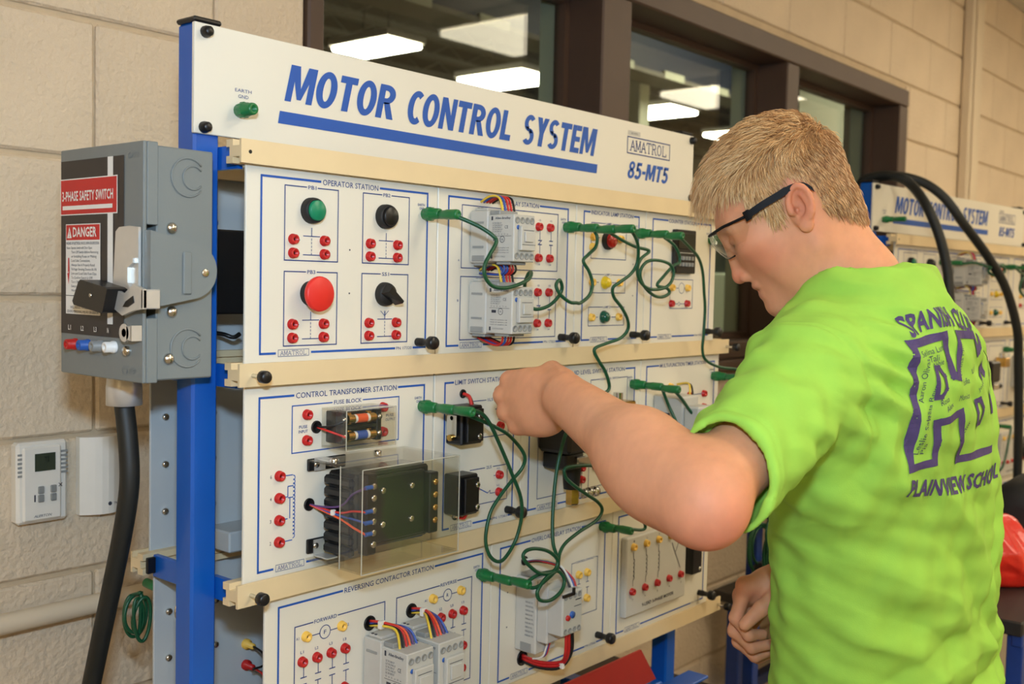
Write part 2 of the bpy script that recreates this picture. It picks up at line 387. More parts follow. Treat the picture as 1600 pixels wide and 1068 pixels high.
MB().prism([(.783, YW-.001)]+pts+[(.857, YW-.001)], 'z', -.355, -.2395, 'therm').build('cover', t)
m = MB(); m.ring(.822, -.340, .003, .003, YW-.0286, 'print_dark'); m.text('TRANE', .828, .842, -.3415, -.3385, YW-.0286, 'print_dark'); m.build('emblem', t)
t = thing('wall_pipe', (.6, YW-.03, -.5), 'cream painted pipe running level along the block wall behind the black cable', 'pipe')
MB().cyl((.2, YW-.03, -.486), (1.9, YW-.03, -.486), .0145, 'wall_plain', seg=16).build('pipe_run', t)
for x in (.45, 1.25): MB().box(x, x+.012, YW-.048, YW-.0005, -.503, -.469, 'wall_plain', .003).build('pipe_clip', t)
# ------------------------------------------------------------------ the trainer rack
RACK = []                                     # top-level things that the second rack repeats
EPS = -.0005
def jack_mesh(col, dark='black'):
    mb = MB().lathe((0,0,0), (0,-1,0), [(0, .0064), (.0016, .0064), (.0020, .0057), (.0058, .0057), (.0064, .0051), (.0064, .0030), (.0015, .0028), (.0015, 0)], col, 16)
    mb.lathe((0,-.0016,0), (0,-1,0), [(0, .0027), (.0008, .0022), (.001, 0)], dark, 10); return me_of(mb, 'jack')
JR, JY = jack_mesh('red'), jack_mesh('yellow')
def gnd_mesh():
    mb = MB().lathe((0,0,0), (0,-1,0), [(0, .0078), (.004, .0078), (.005, .0086), (.014, .0086), (.016, .0074), (.026, .0070), (.028, .0062), (.028, .0032), (.018, .003), (.018, 0)], 'green', 14)
    for k in range(10):
        a = 2*math.pi*k/10; mb.box(math.cos(a)*.0083-.0008, math.cos(a)*.0083+.0008, -.0135, -.0055, math.sin(a)*.0083-.0008, math.sin(a)*.0083+.0008, 'green')
    return me_of(mb, 'ground_jack')
JG = gnd_mesh()
def knob_mesh():
    mb = MB().lathe((0,0,0), (0,-1,0), [(0, .0055), (.010, .0055), (.012, .0045), (.020, .0045), (.022, .0075), (.024, .0088), (.031, .0088), (.033, .0078), (.0335, 0)], 'black', 16); return me_of(mb, 'clamp_knob')
KN = knob_mesh()
def thumb_mesh():
    mb = MB().cyl((0,0,0), (0,-.016,0), .0025, 'steel', seg=8).lathe((0,-.015,0), (0,-1,0), [(0, .005), (.002, .0072), (.010, .0072), (.012, .006), (.012, 0)], 'black', 14); return me_of(mb, 'thumb_screw')
TH = thumb_mesh()
def screw_mesh():
    mb = MB().lathe((0,0,0), (0,-1,0), [(0, .0042), (.0012, .0042), (.0022, .003), (.0026, .0)], 'steel', 12); mb.box(-.0026, .0026, -.0028, -.0022, -.0004, .0004, 'black').box(-.0004, .0004, -.0028, -.0022, -.0026, .0026, 'black'); return me_of(mb, 'screw')
SCW = screw_mesh()
mb = MB().lathe((0,0,0), (0,-1,0), [(0, .0066), (.004, .0066), (.006, .0058), (.009, .0056), (.0105, .004), (.011, 0)], 'black', 14); BCAP = me_of(mb, 'cap_screw')

def amatrol(mb, x0, x1, z0, z1, y, m='print_thin', border=True, th=1.):
    """the maker's plate lettering: slab-serif capitals inside a thin box"""
    if border:
        b = (z1-z0)*.07*th
        mb.rect(x0, x1, z0, z0+b, y, m).rect(x0, x1, z1-b, z1, y, m).rect(x0, x0+b, z0, z1, y, m).rect(x1-b, x1, z0, z1, y, m)
    px = (x1-x0)*.07; pz = (z1-z0)*.2; X0, X1, Z0, Z1 = x0+px, x1-px, z0+pz, z1-pz; n = 7; cw = (X1-X0)/n; h = Z1-Z0; sw = h*.11; se = cw*.3
    L = {'A': [((.08,0),(.5,1)), ((.5,1),(.92,0)), ((.25,.36),(.75,.36))], 'M': [((.1,0),(.1,1)), ((.1,1),(.5,.15)), ((.5,.15),(.9,1)), ((.9,1),(.9,0))],
         'T': [((.5,0),(.5,1)), ((.05,1),(.95,1)), ((.05,1),(.05,.78)), ((.95,1),(.95,.78))], 'R': [((.18,0),(.18,1)), ((.18,1),(.6,1)), ((.6,1),(.8,.88)), ((.8,.88),(.8,.62)), ((.8,.62),(.6,.5)), ((.6,.5),(.18,.5)), ((.55,.5),(.88,0))],
         'O': [((.5+.4*math.cos(a), .5+.5*math.sin(a)), (.5+.4*math.cos(a+.524), .5+.5*math.sin(a+.524))) for a in [k*.5236 for k in range(12)]], 'L': [((.2,0),(.2,1)), ((.2,0),(.88,0)), ((.88,0),(.88,.25))]}
    serif = {'A': [(.08,0),(.92,0)], 'M': [(.1,0),(.9,0),(.1,1),(.9,1)], 'T': [(.5,0)], 'R': [(.18,0),(.9,0),(.18,1)], 'O': [], 'L': [(.2,0),(.2,1)]}
    for i, ch in enumerate('AMATROL'):
        ox = X0+i*cw; w_ = cw*.9
        for (a, b) in L[ch]: mb.line(ox+a[0]*w_, Z0+a[1]*h, ox+b[0]*w_, Z0+b[1]*h, sw, y, m)
        for a in serif[ch]: mb.rect(ox+a[0]*w_-se/2, ox+a[0]*w_+se/2, Z0+a[1]*h-sw*.35, Z0+a[1]*h+sw*.35, y, m)
    return mb

class Station:
    """one plug-in panel: plate, printed diagram, jacks and devices are its parts"""
    def __init__(s, name, px0, px1, pz0, pz1, label):
        s.o = thing(name, ((px0+px1)/2, .002, pz0), label, 'control panel', 'panels of the motor control rack'); RACK.append(s.o)
        MB().box(px0, px1, 0, .004, pz0, pz1, 'cream', .0008).build('plate', s.o); s.p = MB(); s.y = EPS
    def box(s, x0, x1, zt, zb, wd=.0013, m='print_thin', gaps=(), bgaps=()):
        def run(z, gp):
            xs = [x0]+[v for g in gp for v in g]+[x1]
            for a, b in zip(xs[::2], xs[1::2]): s.p.rect(a, b, z-wd/2, z+wd/2, s.y, m)
        run(zt, gaps); run(zb, bgaps); s.p.rect(x0-wd/2, x0+wd/2, zb-wd/2, zt+wd/2, s.y, m); s.p.rect(x1-wd/2, x1+wd/2, zb-wd/2, zt+wd/2, s.y, m)
    def frame(s, x0, x1, zt, zb, title, tx0, tx1, ax=None, pn=None, h=.0066):
        s.box(x0+.0012, x1-.0012, zt-.0012, zb+.0012, .0026, 'print_blue', [(tx0-.0025, tx1+.0025)], ([(ax[0]-.003, ax[1]+.003)] if ax else [])+([(pn[0]-.002, pn[1]+.002)] if pn else []))
        s.p.text(title, tx0, tx1, zt-.0012-h*.55, zt-.0012+h*.45, s.y, 'print_thin', bold=.006)
        if ax: amatrol(s.p, ax[0], ax[1], zb+.0012-.0042, zb+.0012+.0042, s.y)
        if pn: s.p.text(pn[2], pn[0], pn[1], zb-.0006, zb+.003, s.y, 'print_thin')
    def t(s, txt, x0, x1, z0, h, m='print_thin', bold=.008): s.p.text(txt, x0, x1, z0, z0+h, s.y, m, bold=bold)
    def ln(s, x0, z0, x1, z1, wd=.0011, m='print_thin'): s.p.line(x0, z0, x1, z1, wd, s.y, m)
    def earth(s, x, z): s.t('EARTH', x-.0135, x-.001, z+.010, .0032); s.t('GND', x-.0105, x-.002, z+.0052, .0032); return inst(JG, s.o, (x, 0, z), 'ground_jack')
    def j(s, me, *pts):
        for x, z in pts: inst(me, s.o, (x, 0, z), 'jack')
    def knob(s, x, z): inst(KN, s.o, (x, 0, z), 'clamp_knob')
    def dot(s, x, z): s.p.ring(x, z, .0012, .0012, s.y, 'print_dark', 8)
    def done(s): s.p.build('printed_diagram', s.o)

R1T, R1B, R2T, R2B, R3T, R3B = .1168, -.0873, -.1353, -.3389, -.384, -.5845
# --- operator station
S = Station('operator_station', .7200, 1.0242, -.108, .137, 'cream operator station panel with green, black and red push buttons')
S.frame(.7391, 1.0063, R1T, R1B, 'OPERATOR STATION', .8287, .9175, (.7656, .8108), (.9527, .9801, 'PN 17320'))
def contact(S, x0, z, w=.0465, h=.016, nc=True):
    # push-button symbol between two pairs of jacks
    c = x0+w/2+.0045
    S.ln(c, z+.0145, c, z+.0045); 
    for k in range(5): S.ln(c, z+.002-k*.0042, c, z-.0006-k*.0042, .0009)
    S.ln(c-.0127, z+.0045, c+.0127, z+.0045)
    for zz, s_ in ((z-.0006, 1), (z-h, -1)):
        S.ln(x0+.007, zz, x0+.0105, zz); S.ln(x0+w-.0010, zz, x0+w-.0065, zz)
    S.ln(c-.0127, z-h-.0015, c+.0127, z-h-.0015)
for (x0, x1, zt, zb, nm) in ((.7732, .8528, .1075, .0215, 'PB1'), (.8927, .9718, .1078, .0216, 'PB2'), (.7732, .8526, .0085, -.078, 'PB3'), (.8923, .9714, .0086, -.078, 'SS1')):
    c = (x0+x1)/2; S.box(x0, x1, zt, zb, .0013, 'print_thin', [(c-.008, c+.008)]); S.t(nm, c-.006, c+.006, zt-.0022, .0044)
    jz = .0460 if zt > .05 else -.0528; S.j(JR, (x0+.0118, jz), (x0+.0582, jz), (x0+.0118, jz-.016), (x0+.0582, jz-.016)); contact(S, x0+.0118, jz)
S.dot(.872, .0368); S.dot(.8722, -.0162)
def pushbutton(x, z, cap, lab):
    b = MB().lathe((x, 0, z), (0,-1,0), [(0, .0154), (.004, .0154), (.008, .0149), (.0105, .0140), (.011, .0124), (.0095, .0120), (.0095, 0)], 'black_soft', 28).build('push_button', S.o); tag(b, lab)
    MB().lathe((x, -.0090, z), (0,-1,0), [(0, .0119), (.0045, .0119), (.0055, .0110), (.0057, 0)], cap, 28).build('button_cap', b)
pushbutton(.8115, .0805, 'green_cap', 'green push button with black bezel'); pushbutton(.9290, .0808, 'black', 'black push button with black bezel')
b = MB().lathe((.8115, 0, -.0168), (0,-1,0), [(0, .0148), (.006, .0148), (.009, .0125), (.013, .0120)], 'black_soft', 28).build('emergency_button', S.o); tag(b, 'red mushroom head button on black collar')
MB().lathe((.8115, -.0105, -.0170), (0,-1,0), [(0, .010), (.0015, .0165), (.004, .0200), (.007, .0209), (.0095, .0203), (.0108, .0188), (.0112, 0)], 'red_cap', 32).build('mushroom_head', b)
b = MB().lathe((.9300, 0, -.0168), (0,-1,0), [(0, .0152), (.004, .0152), (.008, .0142), (.010, .0132), (.0105, 0)], 'black_soft', 28).build('selector_switch', S.o)
k = MB(); c = Vector((.9300, -.0105, -.0168)); a = math.radians(-38)
def kp(u_, v_, y_): return (c.x+math.cos(a)*u_-math.sin(a)*v_, c.y-y_, c.z+math.sin(a)*u_+math.cos(a)*v_)
vs = [kp(-.012, -.008, 0), kp(.0165, -.0045, 0), kp(.0165, .0045, 0), kp(-.012, .008, 0), kp(-.0105, -.004, .011), kp(.0155, -.0018, .013), kp(.0155, .0018, .013), kp(-.0105, .004, .011)]
k.add(vs, [(0,3,2,1), (4,5,6,7), (0,1,5,4), (1,2,6,5), (2,3,7,6), (3,0,4,7)], 'black'); k.build('pointer_knob', b)
for q in (-1, 0, 1): S.ln(.9315, -.0440, .9315+q*.007, -.0378, .0008)
S.earth(1.0008, .0886); S.knob(.991, -.079); S.done()

# --- contactor / relay devices
def relay(S, x0, zt, zb, w=.046, d=.080, name='control_relay', brand=True, ztf=None, zbf=None):
    """box relay: broad rear housing, deeper label section and stepped front with terminal screws"""
    x1 = x0+w; ztf = ztf or zt-.006; zbf = zbf or zb+.002; b = MB()
    b.box(x0, x1, -.034, -.002, zb, zt, 'dev_grey', .0015).box(x0+.001, x1-.001, -d, -.0335, zbf, ztf, 'dev_grey', .0012)
    b.box(x0+.004, x1-.004, -.030, -.006, zt, zt+.004, 'dev_grey', .001).box(x0+.004, x1-.004, -.052, -.034, ztf, ztf+.006, 'dev_grey_dark', .001)
    b.box(x0+.003, x1-.003, -.03, -.006, zb-.004, zb, 'dev_grey_dark', .001).box(x0+.006, x1-.006, -.07, -.045, zbf-.004, zbf, 'dev_grey_dark', .001)
    r = b.build(name, S.o)
    f = MB(); h = ztf-zbf
    f.box(x0+.010, x1-.006, -d-.006, -d, zbf+h*.24, ztf-h*.24, 'dev_grey', .001).box(x0+.016, x1-.013, -d-.0085, -d-.006, zbf+h*.42, ztf-h*.36, 'dev_grey', .0008)
    f.build('front_cover', r)
    f = MB()
    for k in range(4):
        for zz in (zbf+h*.12, ztf-h*.12): f.lathe((x0+.0075+k*(w-.015)/3, -d-.0001, zz), (0,-1,0), [(0, .0046), (.0008, .0046), (.0008, .0034), (.0002, .0032), (.0002, 0)], 'dev_grey_dark', 12)
    f.build('terminal_screws', r)
    q = MB(); y0 = -d-.0064
    q.rect(x0+.011, x1-.007, zbf+h*.36, zbf+h*.37, y0, 'print_dark').rect(x0+.014, x1-.010, ztf-h*.335, ztf-h*.325, y0, 'print_dark')
    q.lathe((x0+.0095, -d-.0002, ztf-h*.27), (0,-1,0), [(0, .0031), (.0004, .0031), (.0004, 0)], 'knob_blue', 12)
    xs = x0-.0004+.001
    def side(txt, u0, u1, z0, z1, m='print_dark', bold=0):
        # lettering on the side that faces -x ; u runs from rear (0) to front (d)
        q.text(txt, u0, u1, z0, z1, 0, m, bold=bold, fn=lambda px, pz: (xs, -px, pz))
    def sr(u0, u1, z0, z1, m='print_dark'): q.add([(xs, -u0, z0), (xs, -u1, z0), (xs, -u1, z1), (xs, -u0, z1)], [(0,1,2,3)], m)
    if brand: side('Allen-Bradley', .047, .074, ztf-h*.10, ztf-h*.055, bold=.02)
    sr(.040, .043, ztf-h*.12, ztf-h*.04); sr(.040, .043, zbf+h*.06, zbf+h*.14)
    for k in range(5): side('CAT 700 CF400 0.37', .042, .058+.002*(k % 2), ztf-h*(.20+.045*k), ztf-h*(.17+.045*k))
    side('CE', .064, .070, ztf-h*.3, ztf-h*.24)
    for k in range(6): side('Oo'[k % 2], .042+k*.0052, .0445+k*.0052, ztf-h*.43, ztf-h*.405)
    sr(.040, .076, ztf-h*.462, ztf-h*.455)
    q.add([(xs, -.060-.0045*math.cos(a), ztf-h*.53+.0045*math.sin(a)) for a in [2*math.pi*i/16 for i in range(16)]]+[(xs, -.060-.0038*math.cos(a), ztf-h*.53+.0038*math.sin(a)) for a in [2*math.pi*i/16 for i in range(16)]], [(i, (i+1) % 16, 16+(i+1) % 16, 16+i) for i in range(16)], 'print_dark')
    side('UL', .0575, .0625, ztf-h*.55, ztf-h*.51); sr(.044, .052, ztf-h*.56, ztf-h*.50)
    for k in range(3): side('MADE OF GENERAL USE', .042, .072, ztf-h*(.72+.05*k), ztf-h*(.70+.05*k))
    side('CU 75 C ONLY', .046, .066, zbf+h*.09, zbf+h*.12)
    q.build('label_print', r)
    e = MB()   # shallow steps on the rear housing side and the clip at its foot
    e.box(x0-.0012, x0, -.027, -.008, zt-.018, zt-.015, 'dev_grey_dark').box(x0-.0012, x0, -.027, -.008, zb+.020, zb+.023, 'dev_grey_dark')
    e.box(x0-.001, x0+.004, -.030, -.006, zb+.002, zb+.010, 'dev_grey_dark', .001)
    e.cyl((x0+.006, -.012, zt+.004), (x0+.006, -.012, zt+.0045), .002, 'print_dark', seg=8).cyl((x0+.006, -.018, zt+.004), (x0+.006, -.018, zt+.0045), .002, 'print_dark', seg=8)
    e.build('mounting_clip', r); return r
def wires(S, name, spec, r=.0016):
    w_ = MB()
    for col, pts in spec: w_.tube(pts, r, col, 6, 5)
    return w_.build(name, S.o)
S = Station('control_relay_station', 1.0256, 1.3308, -.108, .137, 'cream control relay station panel with two grey relays one above the other')
S.frame(1.0443, 1.3113, R1T, R1B, 'CONTROL RELAY STATION', 1.1195, 1.2379, (1.0725, 1.1168), (1.2574, 1.2838, 'PN 17321'))
S.box(1.072, 1.285, .1060, .0202); S.box(1.0714, 1.2837, .0084, -.0785)
for zt in (.0850, -.0118):
    S.j(JR, (1.238, zt), (1.2646, zt), (1.238, zt-.046), (1.2646, zt-.046))
    for i, x in enumerate((1.2425, 1.269)):
        S.ln(x, zt-.006, x, zt-.020); S.ln(x, zt-.026, x, zt-.040); S.ln(x-.0045, zt-.020, x+.0045, zt-.020, .0014); S.ln(x-.0045, zt-.026, x+.0045, zt-.026, .0014)
        if i == 0: S.ln(x-.0045, zt-.027, x+.0045, zt-.019, .0012)
        S.t('13', x-.003, x+.001, zt+.0085, .0028); S.t('14', x-.003, x+.001, zt-.057, .0028)
S.t('A', 1.0655, 1.068, .029, .003); S.t('B', 1.0652, 1.068, -.026, .003)
relay(S, 1.0870, .0985, .0275); relay(S, 1.0866, .0020, -.0695)
bund = lambda z0, z1: [(c_, [(1.106+i*.006, -.004, z0), (1.104+i*.0065, -.022, z0+.007), (1.103+i*.0065, -.040, z0+.004), (1.102+i*.0062, -.048, z1)]) for i, c_ in enumerate(('wire_yellow', 'wire_blue', 'wire_red', 'wire_red', 'wire_black'))]
wires(S, 'wire_loom', bund(.112, .096)); wires(S, 'wire_loom', bund(.018, .000))
wires(S, 'wire_loom', [(c_, [(1.102+i*.006, -.050, .028), (1.103+i*.006, -.052, .018), (1.104+i*.006, -.040, .012), (1.106+i*.006, -.004, .0135)]) for i, c_ in enumerate(('wire_blue', 'wire_blue', 'wire_red', 'wire_red', 'wire_black'))])
wires(S, 'wire_loom', [(c_, [(1.100+i*.006, -.054, -.070), (1.102+i*.006, -.050, -.081), (1.103+i*.006, -.036, -.0845), (1.106+i*.006, -.003, -.076)]) for i, c_ in enumerate(('wire_red', 'wire_blue', 'wire_red', 'wire_red', 'wire_black'))])
S.earth(1.3055, .0880); S.knob(1.297, -.0800); S.done()

# --- indicator lamp station
S = Station('indicator_lamp_station', 1.3322, 1.5264, -.108, .137, 'cream indicator lamp station panel with red, yellow and green lamps')
S.frame(1.3502, 1.5068, R1T, R1B, 'INDICATOR LAMP STATION', 1.3704, 1.4871, (1.3758, 1.4209), (1.464, 1.488, 'PN 17322'))
for (x0, x1, zt, zb, nm) in ((1.3715, 1.469, .0994, .0431, 'LAMP 1'), (1.3715, 1.469, .018, -.0113, 'LAMP 2'), (1.369, 1.4682, -.0341, -.064, 'LAMP 3')):
    c = (x0+x1)/2; S.box(x0, x1, zt, zb, .0011, 'print_thin', [(c-.011, c+.011)]); S.t(nm, c-.0095, c+.0095, zt-.0018, .0036)
    zz = {.0994: .0765, .018: .0054, -.0341: -.0504}[zt]; S.j(JY, (1.3755, zz), (1.451, zz)); S.ln(1.381, zz, 1.395, zz); S.ln(1.432, zz, 1.446, zz)
S.j(JY, (1.3735, .061))
def lamp(x, z, ca, r=.0085, dome=True):
    b = MB().lathe((x, 0, z), (0,-1,0), [(0, r+.002), (.003, r+.002), (.005, r+.0005), (.006, r)], 'black_soft' if not dome else ca, 20).build('lamp_base', S.o)
    pr = [(0, r)]+[(r*.75*math.sin(a)+.002, r*math.cos(a)) for a in [k*math.pi/2/7 for k in range(8)]] if dome else [(0, r), (.012, r), (.0135, r-.001), (.0135, 0)]
    MB().lathe((x, -.0035, z), (0,-1,0), pr, ca, 20).build('lamp_lens', b)
b = MB().lathe((1.4150, 0, .0725), (0,-1,0), [(0, .0145), (.005, .0145), (.008, .0135)], 'black_soft', 24).build('lamp_base', S.o)
MB().lathe((1.4150, -.007, .0725), (0,-1,0), [(0, .0118), (.005, .0118), (.0075, .009), (.008, 0)], 'lens_red', 24).build('lamp_lens', b)
lamp(1.4115, .0050, 'lens_yellow'); lamp(1.4105, -.0502, 'lens_green')
S.dot(1.4911, .0367); S.dot(1.4922, -.0155)
S.earth(1.5010, .0882); S.knob(1.492, -.0802); S.done()

# --- counter station
S = Station('counter_station', 1.5276, 1.7645, -.108, .137, 'cream counter station panel with black digital counter')
S.frame(1.5474, 1.7449, R1T, R1B, 'COUNTER STATION', 1.5991, 1.6914, (1.5736, 1.616), (1.697, 1.726, 'PN 17323'))
c = MB().box(1.6105, 1.6765, -.010, 0, .0250, .1014, 'black', .0015).build('digital_counter', S.o)
MB().box(1.616, 1.671, -.0115, -.0102, .068, .095, 'lcd_dark', .0005).build('counter_display', c)
for r_ in range(2):
    for q in range(5):
        MB().box(1.618+q*.0105, 1.6255+q*.0105, -.0125, -.010, .048-r_*.011, .055-r_*.011, 'knob_grey', .0008).build('counter_button', c)
mb = MB().rect(1.613, 1.674, .0605, .0612, -.0104, 'print_white'); mb.build('printed_line', c)
S.box(1.6095, 1.685, .0140, -.037, .0011); S.j(JY, (1.6135, -.0005), (1.6655, -.0005)); S.j(JR, (1.613, -.0284), (1.665, -.0284))
S.p.ring(1.647, -.0012, .0098, .0009, S.y, 'print_thin'); S.ln(1.620, -.0012, 1.637, -.0012); S.ln(1.657, -.0012, 1.661, -.0012); S.ln(1.62, -.029, 1.636, -.029); S.ln(1.643, -.029, 1.661, -.029); S.p.ring(1.640, -.029, .0035, .0009, S.y, 'print_thin', 12)
S.earth(1.7425, .0878); S.knob(1.733, -.0795); S.done()

# --- control transformer station
S = Station('control_transformer_station', .7206, 1.0228, -.357, -.111, 'cream control transformer station panel with clear covered black transformer')
S.frame(.7391, 1.0063, R2T, R2B, 'CONTROL TRANSFORMER STATION', .7923, .9546, (.7652, .8073), None)
S.box(.7871, .959, -.1488, -.2047, .0014, 'print_blue', [(.848, .897)]); S.t('FUSE BLOCK', .8504, .8948, -.1513, .005)
S.j(JR, (.8085, -.1605), (.8085, -.1912), (.9305, -.1605), (.9305, -.1918)); S.t('FUSE', .7975, .8098, -.1765, .0036); S.t('INPUT', .7967, .8105, -.182, .0036); S.t('FUSE', .937, .950, -.1735, .0036); S.t('OUTPUT', .936, .953, -.179, .0036)
for i, z in enumerate((-.2292, -.2553, -.2813, -.307)): S.j(JR, (.769, z)); S.t('6432'[i], .7565, .7585, z-.002, .0042, 'print_dark')
for k in range(16): S.p.ring(.7895, -.2335-k*.0046, .0034, .0011, S.y, 'print_blue', 10, -math.pi/2, math.pi/2)
S.ln(.776, -.2300, .789, -.2300, .0012, 'print_blue'); S.ln(.776, -.3076, .789, -.3076, .0012, 'print_blue')
for z, q in ((-.2553, -.243), (-.2813, -.2565)): S.ln(.776, z, .782, z, .0012, 'print_blue'); S.ln(.782 if z > -.27 else .785, z, .782 if z > -.27 else .785, q, .0012, 'print_blue'); S.ln(.782, q, .790, q, .0012, 'print_blue')
def grommet(S, x, z, r=.0065): return MB().lathe((x, 0, z), (0,-1,0), [(0, r+.0012), (.0015, r+.0012), (.0022, r), (.0005, r-.001), (.0004, 0)], 'black', 18).build('cable_hole', S.o)
grommet(S, .8234, -.1766); grommet(S, .8136, -.2690)
# fuse block under its clear cover
fb = MB().box(.838, .902, -.020, 0, -.196, -.158, 'black', .001).box(.838, .846, -.030, -.02, -.196, -.158, 'black', .001).box(.894, .902, -.030, -.02, -.196, -.158, 'black', .001).box(.846, .894, -.030, -.02, -.1785, -.1755, 'black').build('fuse_block', S.o)
for z, c_ in ((-.167, 'wire_orange'), (-.1875, 'wire_blue')):
    f = MB().cyl((.850, -.027, z), (.890, -.027, z), .0052, 'print_white', seg=14).cyl((.848, -.027, z), (.858, -.027, z), .0056, 'brass', seg=14).cyl((.882, -.027, z), (.892, -.027, z), .0056, 'brass', seg=14).cyl((.862, -.027, z), (.878, -.027, z), .0055, c_, seg=14)
    f.build('fuse', fb); m_ = MB()
    for x in (.854, .886): m_.box(x-.003, x+.003, -.026, -.020, z-.0075, z+.0075, 'brass', .001)
    for x in (.842, .898): m_.lathe((x, -.030, z), (0,-1,0), [(0, .0035), (.0015, .0035), (.002, 0)], 'steel', 10)
    m_.build('fuse_clips', fb)
def clear_box(S, x0, x1, d, z0, z1, name, m='acrylic', t_=.002, left_from=0., top=True, bottom=True):
    b = MB(); b.box(x0, x1, -d, -d+t_, z0, z1, m)
    if top: b.box(x0, x1, -d+t_, -.001, z1-t_, z1, m)
    if bottom: b.box(x0, x1, -d+t_, -.001, z0, z0+t_, m)
    b.box(x1-t_, x1, -d+t_, -.001, z0+t_, z1-t_, m).box(x0, x0+t_, -d+t_, -left_from-.001, z0+t_, z1-t_, m)
    o = b.build(name, S.o); e = .0009
    for x in (x0, x1): MB().box(x-e/2, x+e/2, -d-e/2, -d+e/2, z0, z1, 'edge_highlight').build('painted_highlight_edge', o)  # thin pale strips paint the bright highlights on the cover's edges
    for z in (z0, z1): MB().box(x0, x1, -d-e/2, -d+e/2, z-e/2, z+e/2, 'edge_highlight').build('painted_highlight_edge', o)
    if left_from: MB().box(x0-e/2, x0+e/2, -left_from-e/2, -left_from+e/2, z0, z1, 'edge_highlight').build('painted_highlight_edge', o)
    return o
clear_box(S, .831, .911, .046, -.2015, -.1535, 'clear_fuse_cover', 'acrylic', .0018)
# transformer
tr = MB().box(.832, .955, -.062, -.012, -.318, -.228, 'black', .003).build('transformer', S.o)
m_ = MB()
for k in range(7): m_.box(.826, .836, -.060, -.010, -.3265+k*.0137, -.3150+k*.0137, 'black', .003)
m_.build('coil_ribs', tr)
MB().box(.836, .852, -.078, -.062, -.322, -.226, 'black', .0015).box(.852, .940, -.070, -.062, -.312, -.232, 'black', .002).box(.940, .956, -.078, -.062, -.312, -.236, 'black', .0015).build('terminal_block', tr)
sc = MB()
for z in (-.2405, -.2545, -.269, -.282, -.2955, -.3095): sc.lathe((.846, -.078, z), (0,-1,0), [(0, .0042), (.0018, .0042), (.003, .003), (.003, 0)], 'steel', 12)
for z in (-.248, -.264, -.280, -.296): sc.lathe((.949, -.078, z), (0,-1,0), [(0, .0042), (.0018, .0042), (.003, .003), (.003, 0)], 'brass', 12)
for x in (.868, .916):
    for z in (-.2495, -.2905): sc.lathe((x, -.070, z), (0,-1,0), [(0, .0042), (.0018, .0042), (.003, .003), (.003, 0)], 'steel', 12)
sc.build('terminal_screws', tr)
for z0, z1 in ((-.2286, -.2139), (-.3281, -.3108)): MB().box(.8095, .868, -.004, 0, z0, z1, 'black', .001).build('mounting_foot', tr)
for z in (-.2212, -.3195): inst(SCW, tr, (.8215, -.004, z), 'screw')
MB().box(.818, .834, -.0055, -.004, -.330, -.312, 'chrome').box(.818, .834, -.030, -.0055, -.3315, -.330, 'chrome').build('angle_bracket', tr); MB().box(.818, .834, -.0055, -.004, -.2285, -.213, 'chrome').box(.818, .834, -.030, -.0055, -.2145, -.213, 'chrome').build('angle_bracket', tr)
lg = MB()
for z, c_ in ((-.2405, 0), (-.269, 1), (-.282, 2), (-.2955, 3)): lg.cyl((.832, -.080, z), (.842, -.080, z), .0026, 'knob_blue', seg=8)
lg.build('crimp_lugs', tr)
wires(S, 'transformer_wires', [(c_, [(.8136, -.002, -.2690), (.822, -.020, -.2735+dz*.1), (.826, -.045, -.275+dz*.3), (.828, -.062, -.272+dz*.7), (.833, -.080, -.272+dz)]) for c_, dz in (('wire_purple', .0315), ('wire_red', .003), ('wire_blue', -.010), ('wire_orange', -.0235))], .0014)
MB().box(.820, .826, -.036, -.031, -.2785, -.2715, 'wire_white', .001).build('cable_tie', S.o)
wires(S, 'fuse_wire', [('wire_red', [(.8234, -.002, -.1766), (.829, -.020, -.181), (.842, -.033, -.1875)]), ('wire_black', [(.8234, -.002, -.1766), (.829, -.022, -.174), (.842, -.033, -.167)])], .0014)
cv = clear_box(S, .8090, .9695, .100, -.3350, -.2145, 'clear_transformer_cover', 'acrylic', .0022, left_from=.062)
for x in (.826, .905):
    m_ = MB().lathe((x, -.030 if x < .9 else -.02, -.2145), (0,0,1), [(0, .005), (.003, .005), (.004, .003), (.0045, 0)], 'steel', 12); m_.build('cover_screw', cv)
S.earth(1.0012, -.1645); S.done()

# --- limit switch station
S = Station('limit_switch_station', 1.0252, 1.2090, -.357, -.111, 'cream limit switch station panel with two small black switches')
S.frame(1.0437, 1.1923, R2T, R2B, 'LIMIT SWITCH STATION', 1.0647, 1.1707, (1.0606, 1.1028), (1.1483, 1.18, 'PN 17361'))
for zc, zt, zb, nm in ((-.192, -.1652, -.2180, '1LS'), (-.288, -.2621, -.3128, '2LS')):
    S.p.rect(1.0980, 1.130, zt-.0006, zt+.0006, S.y, 'print_thin').rect(1.147, 1.179, zt-.0006, zt+.0006, S.y, 'print_thin').rect(1.1784, 1.1796, zb, zt, S.y, 'print_thin').rect(1.102, 1.179, zb-.0006, zb+.0006, S.y, 'print_thin')
    S.t(nm, 1.133, 1.144, zt-.002, .0042)
    S.j(JR, (1.1075, zc), (1.160, zc+.0128), (1.1597, zc-.0122)); S.ln(1.1145, zc-.0005, 1.1365, zc-.011, .0014, 'print_blue'); S.ln(1.1365, zc-.011, 1.142, zc-.0075, .001); S.ln(1.142, zc-.0075, 1.142, zc-.0123, .001); S.ln(1.142, zc-.0123, 1.155, zc-.0123); S.ln(1.149, zc+.0125, 1.155, zc+.0125)
    S.t('C', 1.105, 1.108, zc+.0085, .0028); S.t('N.O.', 1.156, 1.163, zc+.0205, .0028); S.t('N.C.', 1.156, 1.163, zc-.0042, .0028)
